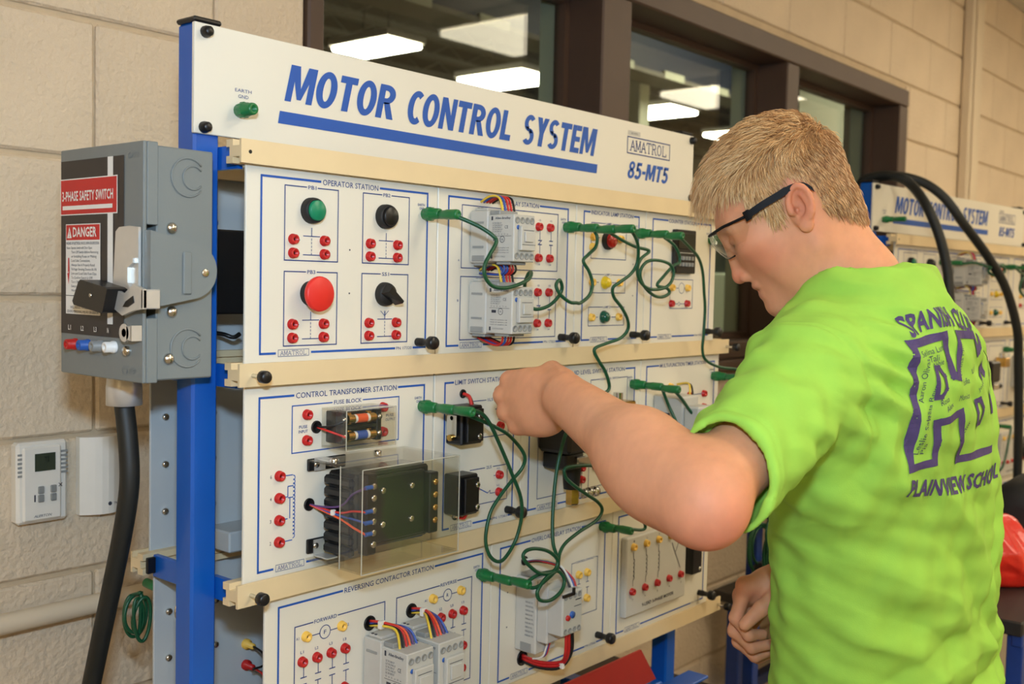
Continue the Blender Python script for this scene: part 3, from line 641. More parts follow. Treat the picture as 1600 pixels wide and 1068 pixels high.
def limit(x0, x1, z0, z1, lever):
    l = MB().box(x0, x1, -.030, 0, z0, z1, 'black', .002).box(x0+.006, x1-.004, -.036, -.030, z0+.004, z1-.004, 'black', .001).build('limit_switch', S.o)
    for z in (z0+.011, z1-.014): inst(SCW, l, (x0+.030, -.036, z), 'screw')
    m_ = MB()
    if lever > 0: m_.box(x0-.004, x0-.0025, -.024, -.006, z0+.012, z1-.012, 'steel').cyl((x0-.008, -.015, z0+.010), (x0-.002, -.015, z0+.010), .0045, 'brass', seg=12).cyl((x0-.004, -.015, z1-.016), (x0, -.015, z1-.016), .003, 'steel', seg=8)
    m_.build('switch_lever', l) if lever > 0 else MB().cyl((x0+.01, -.015, z0-.004), (x0+.01, -.015, z0), .004, 'steel', seg=10).build('plunger', l)
limit(1.0475, 1.0900, -.2190, -.1665, 1); limit(1.0455, 1.0835, -.3155, -.2600, -1)
grommet(S, 1.0805, -.1531, .005); grommet(S, 1.069, -.3225, .004)
wires(S, 'switch_wires', [('wire_red', [(1.0800, -.002, -.1531), (1.081, -.012, -.156), (1.080, -.018, -.168)]), ('wire_black', [(1.0800, -.002, -.1531), (1.084, -.010, -.157), (1.084, -.016, -.168)])], .0026)
wires(S, 'switch_wires', [('wire_red', [(1.069, -.002, -.3225), (1.073, -.014, -.323), (1.075, -.018, -.313)])], .0024)
S.earth(1.190, -.1640); S.knob(1.180, -.3292); S.done()

# --- pressure / liquid level switch station
S = Station('pressure_switch_station', 1.2098, 1.5234, -.357, -.111, 'cream pressure and liquid level switch station panel behind the raised arm')
S.frame(1.2270, 1.5068, R2T, R2B, 'PRESSURE/LIQUID LEVEL SWITCH STATION', 1.262, 1.475, (1.251, 1.2978), (1.44, 1.475, 'PN 17362'))
S.box(1.2496, 1.3625, -.1505, -.3238, .0012); S.box(1.3805, 1.4840, -.1505, -.3238, .0012, gaps=[(1.405, 1.46)]); S.t('LIQUID LEVEL SWITCH', 1.406, 1.459, -.1522, .0034); S.t('PRESSURE SWITCH', 1.28, 1.335, -.1522, .0034)
S.j(JR, (1.3600, -.270), (1.361, -.289), (1.361, -.308), (1.397, -.270), (1.397, -.29))
p = MB().box(1.247, 1.312, -.062, 0, -.250, -.190, 'black', .005).box(1.255, 1.300, -.050, -.004, -.276, -.250, 'black', .003).build('pressure_switch', S.o)
MB().box(1.318, 1.352, -.055, -.004, -.272, -.256, 'black', .004).box(1.274, 1.318, -.058, -.010, -.272, -.256, 'steel', .002).build('clamp_band', p)
MB().cyl((1.296, -.03, -.276), (1.296, -.03, -.310), .015, 'black_soft', r1=.012, seg=12).build('switch_stem', p)
MB().lathe((1.300, -.03, -.306), (0,0,-1), [(0, .011), (.026, .011), (.028, .009)], 'brass', 6, False).build('brass_fitting', p)
f_ = MB().lathe((1.320, -.03, -.322), (1,0,0), [(0, .004), (.006, .004), (.006, .0075), (.012, .0075), (.012, .005), (.02, .005), (.02, .008), (.026, .008), (.026, .005), (.034, .005), (.034, .0085), (.042, .0085), (.043, 0)], 'steel', 12).build('pipe_fitting', p)
v = MB().box(1.425, 1.462, -.034, -.004, -.214, -.186, 'brass', .002).build('brass_valve', S.o)
MB().cyl((1.431, -.019, -.186), (1.431, -.019, -.172), .008, 'steel', seg=12).build('valve_nut', v)
S.earth(1.4990, -.1636); S.knob(1.495, -.3295); S.done()

# --- multi-function timer station
S = Station('timer_station', 1.5246, 1.7895, -.357, -.111, 'cream multi-function timer station panel with pale grey timer module')
S.frame(1.5410, 1.7738, R2T, R2B, 'MULTI-FUNCTION TIMER STATION', 1.5836, 1.7407, (1.56, 1.603), (1.735, 1.76, 'PN 17364'))
S.j(JY, (1.618, -.175)); S.j(JR, (1.684, -.1945), (1.7355, -.1945), (1.7355, -.219), (1.684, -.24), (1.7355, -.24)); S.ln(1.691, -.1945, 1.73, -.1945); S.ln(1.691, -.219, 1.73, -.219)
t_ = MB().box(1.566, 1.618, -.060, 0, -.285, -.185, 'dev_grey', .003).box(1.568, 1.616, -.090, -.060, -.280, -.200, 'dev_grey', .003).build('timer_module', S.o)
MB().box(1.572, 1.612, -.0935, -.0902, -.258, -.222, 'dev_grey_dark', .001).build('timer_face', t_)
m_ = MB()
for z in (-.232, -.247): m_.lathe((1.592, -.0935, z), (0,-1,0), [(0, .005), (.003, .0045), (.003, 0)], 'knob_blue', 12)
m_.build('timer_dial', t_); MB().box(1.564, 1.566, -.034, -.012, -.245, -.215, 'print_dark').build('timer_label', t_)
wires(S, 'timer_wires', [('wire_yellow', [(1.64, -.002, -.172), (1.632, -.03, -.168), (1.612, -.045, -.185)]), ('wire_black', [(1.645, -.002, -.172), (1.638, -.03, -.170), (1.614, -.05, -.187)])], .0018)
S.earth(1.7690, -.1636); S.knob(1.760, -.3295); S.done()

# --- reversing contactor station
S = Station('reversing_contactor_station', .7512, 1.1478, -.607, -.362, 'cream reversing contactor station panel with two contactors side by side')
S.frame(.7693, 1.1302, R3T, R3B, 'REVERSING CONTACTOR STATION', .8712, 1.0288, (.80, .842), (1.08, 1.11, 'PN 17367'))
S.box(.7945, .940, -.4141, -.5750, .0014, 'print_thin', [(.8225, .8610)]); S.t('FORWARD', .8240, .8592, -.4165, .0048); S.box(.961, 1.1068, -.4141, -.560, .0014, 'print_thin', [(1.042, 1.077)]); S.t('REVERSE', 1.0434, 1.0756, -.4163, .0046)
for x0, L_ in ((.8110, 'F'), (1.0277, 'R')):
    S.j(JY, (x0, -.4288), (x0+.0556, -.4288)); c = x0+.030; S.p.ring(c, -.4302, .0088, .0011, S.y, 'print_thin'); S.t(L_, c-.002, c+.002, -.4327, .005)
    S.ln(x0+.008, -.4302, c-.0085, -.4302); S.ln(c+.0085, -.4302, x0+.050, -.4302); S.t('A1', x0-.0145, x0-.010, -.431, .0034); S.t('A2', x0+.0635, x0+.068, -.431, .0034)
for x0 in (.8055, 1.0220):
    for i in range(4):
        x = x0+i*.0223; S.j(JR, (x, -.4584), (x, -.5075)); S.t(('L1', 'L2', 'L3', '13')[i], x-.0022, x+.0028, -.4488, .0034)
        q = x+.003; S.ln(q, -.465, q, -.4785); S.ln(q, -.487, q, -.501); S.ln(q-.0048, -.4785, q+.0048, -.4785, .0013); S.ln(q-.0048, -.487, q+.0048, -.487, .0013)
    S.j(JR, (x0+.0656, -.5395))
grommet(S, .914, -.4364, .0085); grommet(S, .9884, -.4366, .0085)
relay(S, .9030, -.4500, -.5420, .0485, name='forward_contactor'); relay(S, .9590, -.4500, -.5420, .0485, name='reverse_contactor')
for i, (xh, xr) in enumerate(((.914, .903), (.9884, .959))):
    wires(S, 'wire_loom', [(c_, [(xh, -.001, -.4364+dz), (xh+.001+k*.001, -.022, -.4335+dz*.6), (xr+.016+k*.0045, -.044, -.4375-k*.0006), (xr+.010+k*.0060, -.058, -.4580)]) for k, (c_, dz) in enumerate((('wire_yellow', -.003), ('wire_black', -.002), ('wire_red', .003), ('wire_orange', .003), ('wire_purple', .001), ('wire_blue', .000)))], .0017)
    MB().box(xh-.003, xh+.006, -.024, -.018, -.4395, -.429, 'wire_white', .001).build('cable_tie', S.o)
S.earth(1.1235, -.4135); S.knob(1.116, -.580); S.done()

# --- overload relay station
S = Station('overload_relay_station', 1.1490, 1.4528, -.607, -.362, 'cream overload relay station panel with grey overload relay and loose black wires')
S.frame(1.1670, 1.4327, R3T, R3B, 'OVERLOAD RELAY STATION', 1.2395, 1.3632, (1.197, 1.236), (1.3835, 1.412, 'PN 17366'))
S.box(1.3421, 1.4125, -.4404, -.5287, .0010, 'print_thin', [(1.352, 1.405)]); S.t('CONTROL CONTACT', 1.353, 1.404, -.4422, .0034); S.j(JY, (1.3597, -.4610), (1.3822, -.4610), (1.3826, -.503), (1.3597, -.503))
for x in (1.3625, 1.3855): S.ln(x, -.467, x, -.477); S.ln(x, -.486, x, -.497); S.ln(x-.004, -.477, x+.004, -.477); S.ln(x-.004, -.486, x+.004, -.486)
o_ = MB().box(1.2045, 1.2530, -.040, 0, -.5430, -.4310, 'dev_grey', .002).box(1.2060, 1.2515, -.060, -.040, -.5230, -.4300, 'dev_grey', .002).box(1.2055, 1.2535, -.088, -.060, -.5060, -.4420, 'dev_grey', .002).build('overload_relay', S.o)
m_ = MB()
for k in range(4):
    for z in (-.449, -.499): m_.lathe((1.2125+k*.0108, -.088, z), (0,-1,0), [(0, .0042), (.0008, .0042), (.0008, .003), (.0003, .003), (.0003, 0)], 'dev_grey_dark', 10)
m_.build('terminal_screws', o_)
MB().lathe((1.2170, -.088, -.4795), (0,-1,0), [(0, .0042), (.003, .004), (.003, 0)], 'red', 14).build('stop_button', o_); MB().lathe((1.2275, -.088, -.4765), (0,-1,0), [(0, .0052), (.003, .005), (.003, 0)], 'knob_blue', 14).build('reset_button', o_)
m_ = MB().rect(1.235, 1.249, -.457, -.4555, -.0886, 'print_dark').rect(1.232, 1.249, -.466, -.465, -.0886, 'print_dark'); xs = 1.2040
for k in range(9): m_.text('OVERLOAD 193 E', .020, .034+.001*(k % 3), -.468-k*.0062, -.4655-k*.0062, 0, 'print_dark', fn=lambda px, pz: (xs, -px, pz))
m_.build('label_print', o_)
MB().box(1.2080, 1.2300, -.036, -.006, -.431, -.426, 'dev_grey_dark', .001).build('terminal_cover', o_); MB().box(1.2035, 1.2045, -.032, -.012, -.541, -.528, 'dev_grey_dark').build('mounting_clip', o_)
MB().box(1.203, 1.2305, -.0915, -.0885, -.4475, -.4435, 'black').box(1.2265, 1.2305, -.0915, -.0885, -.4475, -.437, 'black').build('marker_tab', o_)
grommet(S, 1.2235, -.413, .006); grommet(S, 1.2231, -.561, .0105)
wires(S, 'loose_wires', [(c_, [(1.2235, -.001, -.413+dz), (1.232, -.022, -.409+dz), (1.243, -.050, -.4135+dz), (1.246+dx, -.068, -.432), (1.246+dx, -.075, -.445)]) for c_, dz, dx in (('wire_white', .001, 0), ('wire_blue', -.001, .003), ('wire_red', -.002, .008), ('wire_black', -.003, -.006))], .0018)
wires(S, 'power_wires', [(c_, [(1.2231, -.001, -.561+dz), (1.228, -.030, -.5655+dz), (1.239, -.060, -.561+dz), (1.242+dx, -.072, -.542), (1.240+dx, -.074, -.505)]) for c_, dz, dx in (('red', .000, 0), ('wire_black', -.004, .008), ('red', .004, -.006))], .0028)
wires(S, 'control_wires', [(c_, [(1.2231, -.001, -.557), (1.222, -.022, -.5565), (1.222+dx, -.040, -.549), (1.224+dx, -.045, -.535), (1.224+dx, -.048, -.523)]) for c_, dx in (('wire_white', 0), ('wire_blue', .003), ('wire_red', .006))], .0015)
MB().box(1.237, 1.243, -.067, -.058, -.566, -.557, 'wire_white', .001).build('cable_tie', S.o)
S.dot(1.186, -.4535); S.dot(1.1856, -.5055)
S.earth(1.4212, -.3926); S.knob(1.416, -.5718); S.done()

# --- motor station
S = Station('motor_station', 1.4538, 1.7724, -.607, -.362, 'cream motor connection station panel with raised white lead block')
S.frame(1.4694, 1.7570, R3T, R3B, 'MOTOR STATION', 1.54, 1.64, (1.496, 1.541), (1.715, 1.742, 'PN 17368'))
b = MB().box(1.480, 1.672, -.012, 0, -.5580, -.4215, 'dev_grey', .002).build('lead_block', S.o)
def jb(me, x, z): o = inst(me, b, (x, -.012, z), 'jack')
for i in range(4): jb(JY, 1.498+i*.0390, -.4385)
for i in range(5): jb(JR, 1.497+i*.0388, -.5145)
m_ = MB()
for i in range(3):
    x = 1.5+i*.039
    for k in range(5): m_.ring(x, -.463-k*.0072, .0042, .0016, -.0125, 'print_dark', 10, -math.pi/2, math.pi/2)
    m_.line(x, -.448, x, -.459, .0012, -.0125, 'print_dark').line(x, -.496, x, -.506, .0012, -.0125, 'print_dark')
m_.line(1.622, -.452, 1.652, -.503, .0016, -.0125, 'print_dark').line(1.648, -.448, 1.633, -.474, .0016, -.0125, 'print_dark').text('9-LEAD 3-PHASE MOTOR', 1.53, 1.632, -.5475, -.5415, -.0125, 'print_dark', bold=.02)
for i in range(5): m_.text(str(7-i), 1.499+i*.0388, 1.502+i*.0388, -.5315, -.528, -.0125, 'print_dark')
for i in range(3): m_.text(str(i+1), 1.499+i*.039, 1.502+i*.039, -.431, -.4275, -.0125, 'print_dark')
m_.build('block_print', b)
v = MB().box(1.690, 1.723, -.016, 0, -.5240, -.4500, 'black', .0015).build('voltage_plate', S.o); inst(SCW, v, (1.715, -.016, -.516), 'screw')
S.knob(1.742, -.5695); S.done()
# ------------------------------------------------------------------ rack frame, header sign, rear panels
PX0, PX1, PY0, PY1 = .686, .7195, .050, .084       # left post
QX0, QX1 = 1.7150, 1.7485
fr = thing('rack_frame', ((PX0+QX1)/2, (PY0+PY1)/2, -.80), 'blue steel post frame with aluminium rails carrying the near control panels', 'rack'); RACK.append(fr)
for a, b in ((PX0, PX1), (QX0, QX1)):
    p = MB().box(a, b, PY0, PY1, -.80, .283, 'blue', .003).build('post', fr); MB().box(a-.0015, b+.0015, PY0-.0015, PY1+.0015, .283, .289, 'black', .002).build('end_cap', p)
prof = [(-.012, 0), (-.012, .0262), (-.0085, .0262), (-.0085, .019), (.004, .019), (.004, .0262), (.016, .0262), (.016, .018), (.010, .018), (.010, .008), (.016, .008), (.016, 0), (.004, 0), (.004, .007), (-.0085, .007), (-.0085, 0)]
RZ = (.126, -.1215, -.3702, -.6135)
for i, z in enumerate(RZ):
    r_ = MB().prism([(y, z+h) for y, h in prof][::-1], 'x', .7048, 1.8045, 'alu').build('rail', fr)
    if i in (1, 2): inst(TH, r_, (.7225, -.012, z+.0125), 'thumb_screw')
    if i in (1, 3): inst(TH, r_, (1.794, -.012, z+.0125), 'thumb_screw')
    if i == 0: MB().cyl((.7165, -.0124, z+.0125), (.7165, -.0119, z+.0125), .0022, 'black', seg=10).build('screw_hole', r_)
    for x in (PX0+.0335, QX0-.0065):
        MB().prism([(x, PY0+.01), (x+.007, PY0+.01), (x+.007, .016), (x, .016)], 'z', z-.004, z+.022, 'blue').build('bracket_arm', fr)
    r_ = MB().prism([(.212-(y+.012), z+h) for y, h in prof], 'x', .7048, 1.8045, 'alu').build('rear_rail', fr)
    for x in (PX0+.0335, QX0-.0065): MB().box(x, x+.007, PY1-.02, .186, z-.004, z+.024, 'blue', .001).build('bracket_arm', fr)
    MB().box(.708, .7195, .178, .1835, z+.002, z+.022, 'black', .001).build('rail_clamp', fr)
MB().box(PX1, QX0, PY0+.004, PY1-.004, -.78, -.745, 'blue', .003).build('cross_bar', fr)
MB().box(PX1, QX0, PY0+.008, PY1-.008, .235, .262, 'blue', .002).build('cross_bar', fr)
for a, b in ((PX0, PX1), (QX0, QX1)): MB().box(a-.002, b+.002, -.16, .30, -.835, -.80, 'blue', .003).build('foot', fr)
# header sign
sg = thing('header_sign', (1.215, .047, .157), 'long cream header sign on the near rack reading MOTOR CONTROL SYSTEM', 'sign'); RACK.append(sg)
Y0 = .044; MB().box(.682, 1.748, Y0, .0495, .1595, .2812, 'cream', .0008).build('plate', sg)
m = MB(); y = Y0-.0005
def heavy_glyph(ch):
    Q = []
    def R(x0, x1, z0, z1): Q.append([(x0, z0), (x1, z0), (x1, z1), (x0, z1)])
    def O(cx, cz, rx, rz, ix, iz, a0=0, a1=360, n=28):
        for k in range(n):
            t0, t1 = math.radians(a0+(a1-a0)*k/n), math.radians(a0+(a1-a0)*(k+1)/n)
            Q.append([(cx+ix*math.cos(t0), cz+iz*math.sin(t0)), (cx+rx*math.cos(t0), cz+rz*math.sin(t0)), (cx+rx*math.cos(t1), cz+rz*math.sin(t1)), (cx+ix*math.cos(t1), cz+iz*math.sin(t1))])
    if ch == 'M': R(0, .18, 0, 1); R(.60, .78, 0, 1); Q.append([(.33, .08), (.45, .08), (.27, 1), (.04, 1)]); Q.append([(.33, .08), (.45, .08), (.74, 1), (.51, 1)]); w_ = .78
    elif ch == 'O': O(.31, .5, .31, .52, .11, .33, n=36); w_ = .62
    elif ch == 'T': R(0, .54, .80, 1); R(.17, .37, 0, .80); w_ = .54
    elif ch == 'R': R(0, .20, 0, 1); O(.25, .715, .31, .285, .11, .115, -90, 90, 16); R(.2, .25, .83, 1); R(.2, .25, .43, .60); Q.append([(.38, 0), (.60, 0), (.40, .48), (.20, .48)]); w_ = .58
    elif ch == 'C': O(.31, .5, .31, .52, .11, .33, 52, 308, 28); w_ = .50
    elif ch == 'N': R(0, .18, 0, 1); R(.42, .60, 0, 1); Q.append([(.40, 0), (.60, 0), (.20, 1), (0, 1)]); w_ = .60
    elif ch == 'L': R(0, .20, 0, 1); R(.20, .46, 0, .20); w_ = .46
    elif ch == 'E': R(0, .20, 0, 1); R(.20, .46, 0, .19); R(.20, .43, .41, .59); R(.20, .46, .81, 1); w_ = .46
    elif ch == 'Y': Q.append([(.18, .46), (.38, .40), (.22, 1), (0, 1)]); Q.append([(.18, .40), (.38, .46), (.56, 1), (.34, 1)]); R(.18, .38, 0, .46); w_ = .56
    elif ch == 'S': O(.25, .73, .25, .29, .075, .12, 35, 262, 20); O(.25, .27, .26, .29, .08, .12, -145, 85, 20); Q.append([(.05, .60), (.20, .60), (.44, .41), (.30, .39)]); w_ = .52
    elif ch == '8': O(.26, .745, .235, .275, .075, .115); O(.26, .275, .27, .295, .09, .125); w_ = .54
    elif ch == '5': R(.06, .46, .81, 1); R(.06, .22, .46, .9); O(.22, .33, .29, .35, .10, .155, -152, 118, 22); w_ = .52
    elif ch == '-': R(0, .28, .34, .52); w_ = .28
    return Q, w_
def heavy(txt, x0, x1, z0, z1):
    tot = 0; items = []
    for ch in txt: Q, w_ = heavy_glyph(ch); items.append((tot, Q)); tot += w_+.055
    tot -= .055; sh = .20; k = (x1-x0)/(tot+sh); hz = z1-z0
    for ox, Q in items:
        for i_, q in enumerate(Q): m.add([(x0+(ox+a+sh*b)*k, y-(.00004*i_ if len(Q) < 9 else 0), z0+b*hz) for a, b in q], [(0,1,2,3)], 'print_blue')
heavy('MOTOR', .8048, .9905, .2118, .2560); heavy('CONTROL', 1.0045, 1.2290, .2118, .2560); heavy('SYSTEM', 1.2470, 1.4420, .2118, .2562)
m.add([(.7958, y, .1842), (1.4418, y, .1846), (1.4438, y, .1993), (.7984, y, .1990)], [(0,1,2,3)], 'print_blue')
heavy('85-MT5', 1.5308, 1.6655, .1858, .2146); amatrol(m, 1.5286, 1.6652, .2272, .2566, y, 'print_thin', th=.9)
m.text('EARTH', .7351, .7578, .2125, .2162, y, 'print_thin').text('GND', .7395, .7536, .2058, .2096, y, 'print_thin')
m.rect(1.530, 1.568, .2585, .2665, y, 'dev_grey').text('85-MT5', 1.54, 1.559, .261, .2635, y-.0003, 'print_dark')
m.build('sign_lettering', sg)
for x, z in ((.6955, .2717), (.6942, .1665), (1.7385, .2722), (1.7402, .1668)): inst(BCAP, sg, (x, Y0, z), 'cap_screw')
inst(JG, sg, (.7412, Y0, .1912), 'ground_jack')
# rear panels: only their grey backs show between the posts
rear = []
for i, (x0, x1, zr) in enumerate([(a, b, k) for k in range(3) for a, b in ((.722, 1.05), (1.052, 1.40), (1.402, 1.765))]):
    z0, z1 = ((-.108, .137), (-.357, -.111), (-.607, -.362))[zr]
    if zr == 2: x0 = max(x0, .728)
    o = thing('rear_panel', ((x0+x1)/2, .2, z0), ('grey back of the %s rear panel on the near rack, %s row' % (('left', 'middle', 'right')[i % 3], ('top', 'middle', 'bottom')[zr])), 'panel', 'rear panels of the rack'); RACK.append(o)
    MB().box(x0, x1, .196, .200, z0, z1, 'greyback', .0008).build('plate', o); rear.append(o)
    for dz in (.06, .12, .18):
        for dx in (.02, .09, .2): MB().lathe((x0+dx, .196, z0+dz), (0,-1,0), [(0, .0045), (.003, .0045), (.004, .003), (.004, 0)], 'steel', 10).build('stud_nut', o)
o = rear[6]
q = MB().lathe((.775, .196, -.430), (0,-1,0), [(0, .0190), (.0015, .0190), (.0015, .009), (.006, .009), (.006, .006), (.016, .006), (.016, 0)], 'steel', 20).build('washer_bolt', o)
for x, z, c_ in ((.8665, -.498, 'yellow'), (.8665, -.527, 'red')): MB().lathe((x, .196, z), (0,-1,0), [(0, .007), (.006, .007), (.007, .004), (.018, .004), (.018, 0)], c_, 12).build('jack_back', o)
wires_ = MB(); wires_.tube([(.8665, .178, -.498), (.868, .16, -.503), (.863, .15, -.515), (.845, .15, -.516)], .0015, 'wire_black', 6).tube([(.8665, .178, -.527), (.87, .16, -.534), (.86, .15, -.545), (.84, .15, -.545)], .0015, 'wire_red', 6); wires_.build('hookup_wire', o)
o = rear[0]
b = MB().box(.752, .80, .110, .196, -.045, .058, 'black', .002).build('black_enclosure', o); MB().box(.80, .835, .140, .1945, -.030, .05, 'lcd_dark', .001).build('circuit_board', o)
w_ = MB()
for k, c_ in enumerate(('wire_red', 'wire_yellow', 'wire_black', 'wire_white')): w_.tube([(.80, .14, .03-k*.01), (.812, .12, .025-k*.012), (.825, .13, .0-k*.008), (.83, .15, -.02-k*.006)], .002, c_, 6)
w_.tube([(.79, .196, -.07), (.80, .16, -.072), (.81, .15, -.076), (.82, .15, -.072)], .003, 'wire_black', 6); w_.build('hookup_wire', o)
MB().lathe((.793, .196, .068), (0,-1,0), [(0, .008), (.014, .008), (.016, .005), (.03, .005)], 'knob_blue', 12).build('jack_back', o)
o = rear[3]
MB().box(.80, .90, .14, .1955, -.352, -.325, 'greyback', .002).build('label_box', o)
o = rear[6]; MB().box(.895, 1.0, .10, .1955, -.60, -.455, 'black', .002).build('black_enclosure', o)

# ------------------------------------------------------------------ safety switch on the post's left side
sw = thing('safety_switch', (.644, .095, -.113), 'grey steel three phase safety switch box with red and black front label', 'switch box')
FX, BY0, BY1, BZ0, BZ1 = .600, .009, .183, -.1125, .1390
MB().box(.617, .6855, BY0+.003, BY1-.003, BZ0+.002, BZ1-.003, 'box_grey', .0015).build('body', sw)
c = MB().box(FX, .604, BY0, BY1, BZ0, BZ1, 'box_grey', .001)
for z0, z1 in ((.0529, BZ1), (BZ0, -.0444)): c.box(.604, .6165, BY0-.0005, BY0+.0022, z0, z1, 'box_grey', .0008)
c.box(.604, .6165, BY1-.0022, BY1, BZ0, BZ1, 'box_grey').box(.604, .6165, BY0+.003, BY1-.0022, BZ1-.0022, BZ1, 'box_grey').box(.604, .6165, BY0+.003, BY1-.0022, BZ0, BZ0+.0022, 'box_grey')
cov = c.build('cover', sw)
def FYZ(mb, y0, y1, z0, z1, x, m_): return mb.add([(x, y1, z0), (x, y0, z0), (x, y0, z1), (x, y1, z1)], [(0,1,2,3)], m_)
lab = MB(); x = FX-.0006
FYZ(lab, .046, .181, -.0672, .1262, x, 'label_black' if 'label_black' in MATS else (mat('label_black', (44, 40, 40), .45) and 'label_black'))
FYZ(lab, .0678, .079, -.0532, .1262, x-.0003, 'print_white'); FYZ(lab, .0582, .1815, .0655, .1060, x-.0005, 'print_white'); FYZ(lab, .0598, .1800, .0667, .1048, x-.0007, 'print_red')
FYZ(lab, .068, .176, .0715, .0760, x-.0009, 'print_white'); FYZ(lab, .0935, .1692, -.0448, .0556, x-.0005, 'print_white'); FYZ(lab, .0948, .1680, .0378, .0546, x-.0007, 'print_red')
def lt(txt, y1, y0, z0, z1, m_, bold=0., dx=.0010): lab.text(txt, -y1, -y0, z0, z1, 0, m_, bold=bold, fn=lambda px, pz: (x-dx, -px, pz))
lt('3-PHASE SAFETY SWITCH', .1765, .0665, .0812, .0920, 'print_white', .02); lt('DANGER', .1525, .1010, .0412, .0520, 'print_white', .025)
lab.add([(x-.001, .1655, .0400), (x-.001, .1550, .0400), (x-.001, .16025, .0525)], [(0,1,2)], 'print_white'); lt('!', .1610, .1595, .0412, .0485, 'print_red', .02, .0012)
lt('HAZARD OF ELECTRICAL SHOCK, BURN OR EXPLOSION', .1675, .0955, .0328, .0358, 'print_dark', .01)
rows = ('Never Operate Switch with Door Open.', 'Turn Off Switch Before Removing', 'or Installing Fuses or Making', 'Load Side Connections.', 'Always Use A Properly Rated', 'Voltage Sensing Device At All', 'Line and Load Side Fuse Clips', 'To Confirm Switch Is OFF.', 'Turn Off Power Supplying', 'Switch Before Doing', 'Work In or on Switch.')
for i, s_ in enumerate(rows): lt(s_, .1665 if i == 0 else .1560, (.1560-(len(s_))*.0019) if i else .11, .0278-i*.00475, .0306-i*.00475, 'print_dark')
FYZ(lab, .0935, .1692, -.0246, -.0239, x-.0008, 'print_dark')
for i, s_ in enumerate(('FAILURE TO FOLLOW', 'THE INSTRUCTIONS', 'WILL RESULT IN ELECTRICAL', 'SEVERE PERSONAL INJURY OR DEATH')): lt(s_, .1312+len(s_)*.0011, .1312-len(s_)*.0011, -.0292-i*.0047, -.0263-i*.0047, 'print_dark')
lab.add([(x-.0009, .1635, .0180), (x-.0009, .1610, .0180), (x-.0009, .1640, .0020), (x-.0009, .1600, .0030), (x-.0009, .1625, -.0120), (x-.0009, .1650, .0000), (x-.0009, .1665, -.0010)], [(0,1,3,2), (3,4,5), (5,6,2)], 'print_red')
for i, s_ in enumerate(('L1', 'L2', 'L3', 'N')): yy = .1596-i*.0283; lt(s_, yy+.0035, yy-.0025 if i < 3 else yy+.0005, -.0628, -.0574, 'print_white', .01)
lab.build('front_label', cov)
def emb(txt, y1, y0, z0, z1): 
    e = MB(); e.text(txt, -y1, -y0, z0, z1, 0, 'box_grey', bold=.02, fn=lambda px, pz: (FX-.0008, -px, pz)); return e.build('embossed_word', cov)
emb('ON', .0400, .0190, .1225, .1290); emb('OFF', .052, .022, -.1045, -.0985)
for i, cn in enumerate(('red', 'knob_blue', 'knob_grey', 'knob_white')): MB().lathe((FX, .1480-i*.0275, -.0785+i*.0004), (-1,0,0), [(0, .0066), (.003, .0066), (.0034, .0058), (.012, .0058), (.0125, .003), (.008, .0025), (.008, 0)], cn, 16).build('test_jack', cov)
MB().lathe((FX, .0385, -.0802), (-1,0,0), [(0, .0055), (.003, .0055), (.005, .004), (.006, 0)], 'steel', 14).build('cover_screw', cov)
for i, (z, a) in enumerate(((.1058, 1), (-.0772, 1))):
    k = MB()
    for rr in (.0205, .0125):
        pts = [(.6545+(.006 if rr < .02 else 0)+math.cos(t)*rr, BY0+.0025, z+math.sin(t)*rr) for t in [math.radians(40+280*s_/20) for s_ in range(21)]]
        k.tube(pts, .0011, 'box_grey', 6, 1)
    k.build('knockout_ring', sw)
for xx, z in ((.6342, .0508), (.6347, -.038), (.6313, -.088)): MB().lathe((xx, BY0+.003, z), (0,-1,0), [(0, .0062), (.002, .0062), (.004, .0045), (.005, 0)], 'steel', 14).build('side_screw', sw)
# operating lever
pl = [(.601, .0468)]+[(.650+math.cos(t)*.031, .0062+math.sin(t)*.030) for t in [math.radians(80-160*k/14) for k in range(15)]]+[(.601, -.0337)]
hp = MB().prism(pl[::-1], 'y', -.003, BY0+.002, 'box_grey').box(.6385, .6488, -.0055, -.003, -.019, .0263, 'box_grey', .0015).build('lever_plate', sw)
MB().lathe((.6659, -.003, .0042), (0,-1,0), [(0, .0045), (.0015, .0045), (.002, .0035), (.002, 0)], 'steel', 12).build('pivot_pin', hp)
pp = [(.012, .0500), (.030, .0515), (.050, .0505), (.057, .046), (.061, .0), (.063, -.018), (.012, -.020)]
br = MB().prism(pp, 'x', FX-.004, FX-.001, 'chrome').prism([(.016, .018), (.030, .010), (.030, -.010), (.020, -.018), (.016, -.018), (.026, -.008), (.026, .008), (.016, .013)], 'x', FX-.008, FX-.004, 'chrome').build('chrome_guide', sw)
def rot_pts(poly, ang, c0): return [(c0[0]+(a-c0[0])*math.cos(ang)-(b-c0[1])*math.sin(ang), c0[1]+(a-c0[0])*math.sin(ang)+(b-c0[1])*math.cos(ang)) for a, b in poly]
lv = MB().prism([(-.014, -.014), (.004, -.009), (.024, -.020), (.036, -.016), (.046, -.034), (.026, -.042), (.004, -.036), (-.014, -.034)], 'x', .586, .590, 'chrome')
lv.box(.586, .606, -.0140, -.0100, -.034, -.014, 'chrome', .001).box(.600, .606, -.0110, -.0025, -.032, -.016, 'chrome').build('operating_lever', sw)
MB().prism([(.004, -.021), (.018, -.027), (.024, -.033), (.014, -.033), (.002, -.028)], 'x', .5852, .5860, 'black').build('lever_slot', sw)
MB().prism([(.033, -.0148), (.038, -.0128), (.088, -.0058), (.0925, -.0085), (.1050, -.0290), (.1020, -.0330), (.0460, -.0400), (.0420, -.0385)], 'x', .573, .5975, 'black').build('black_grip', sw)
MB().lathe((.573, .066, -.022), (-1,0,0), [(0, .0022), (.001, .002), (.001, 0)], 'steel', 10).build('grip_screw', sw)
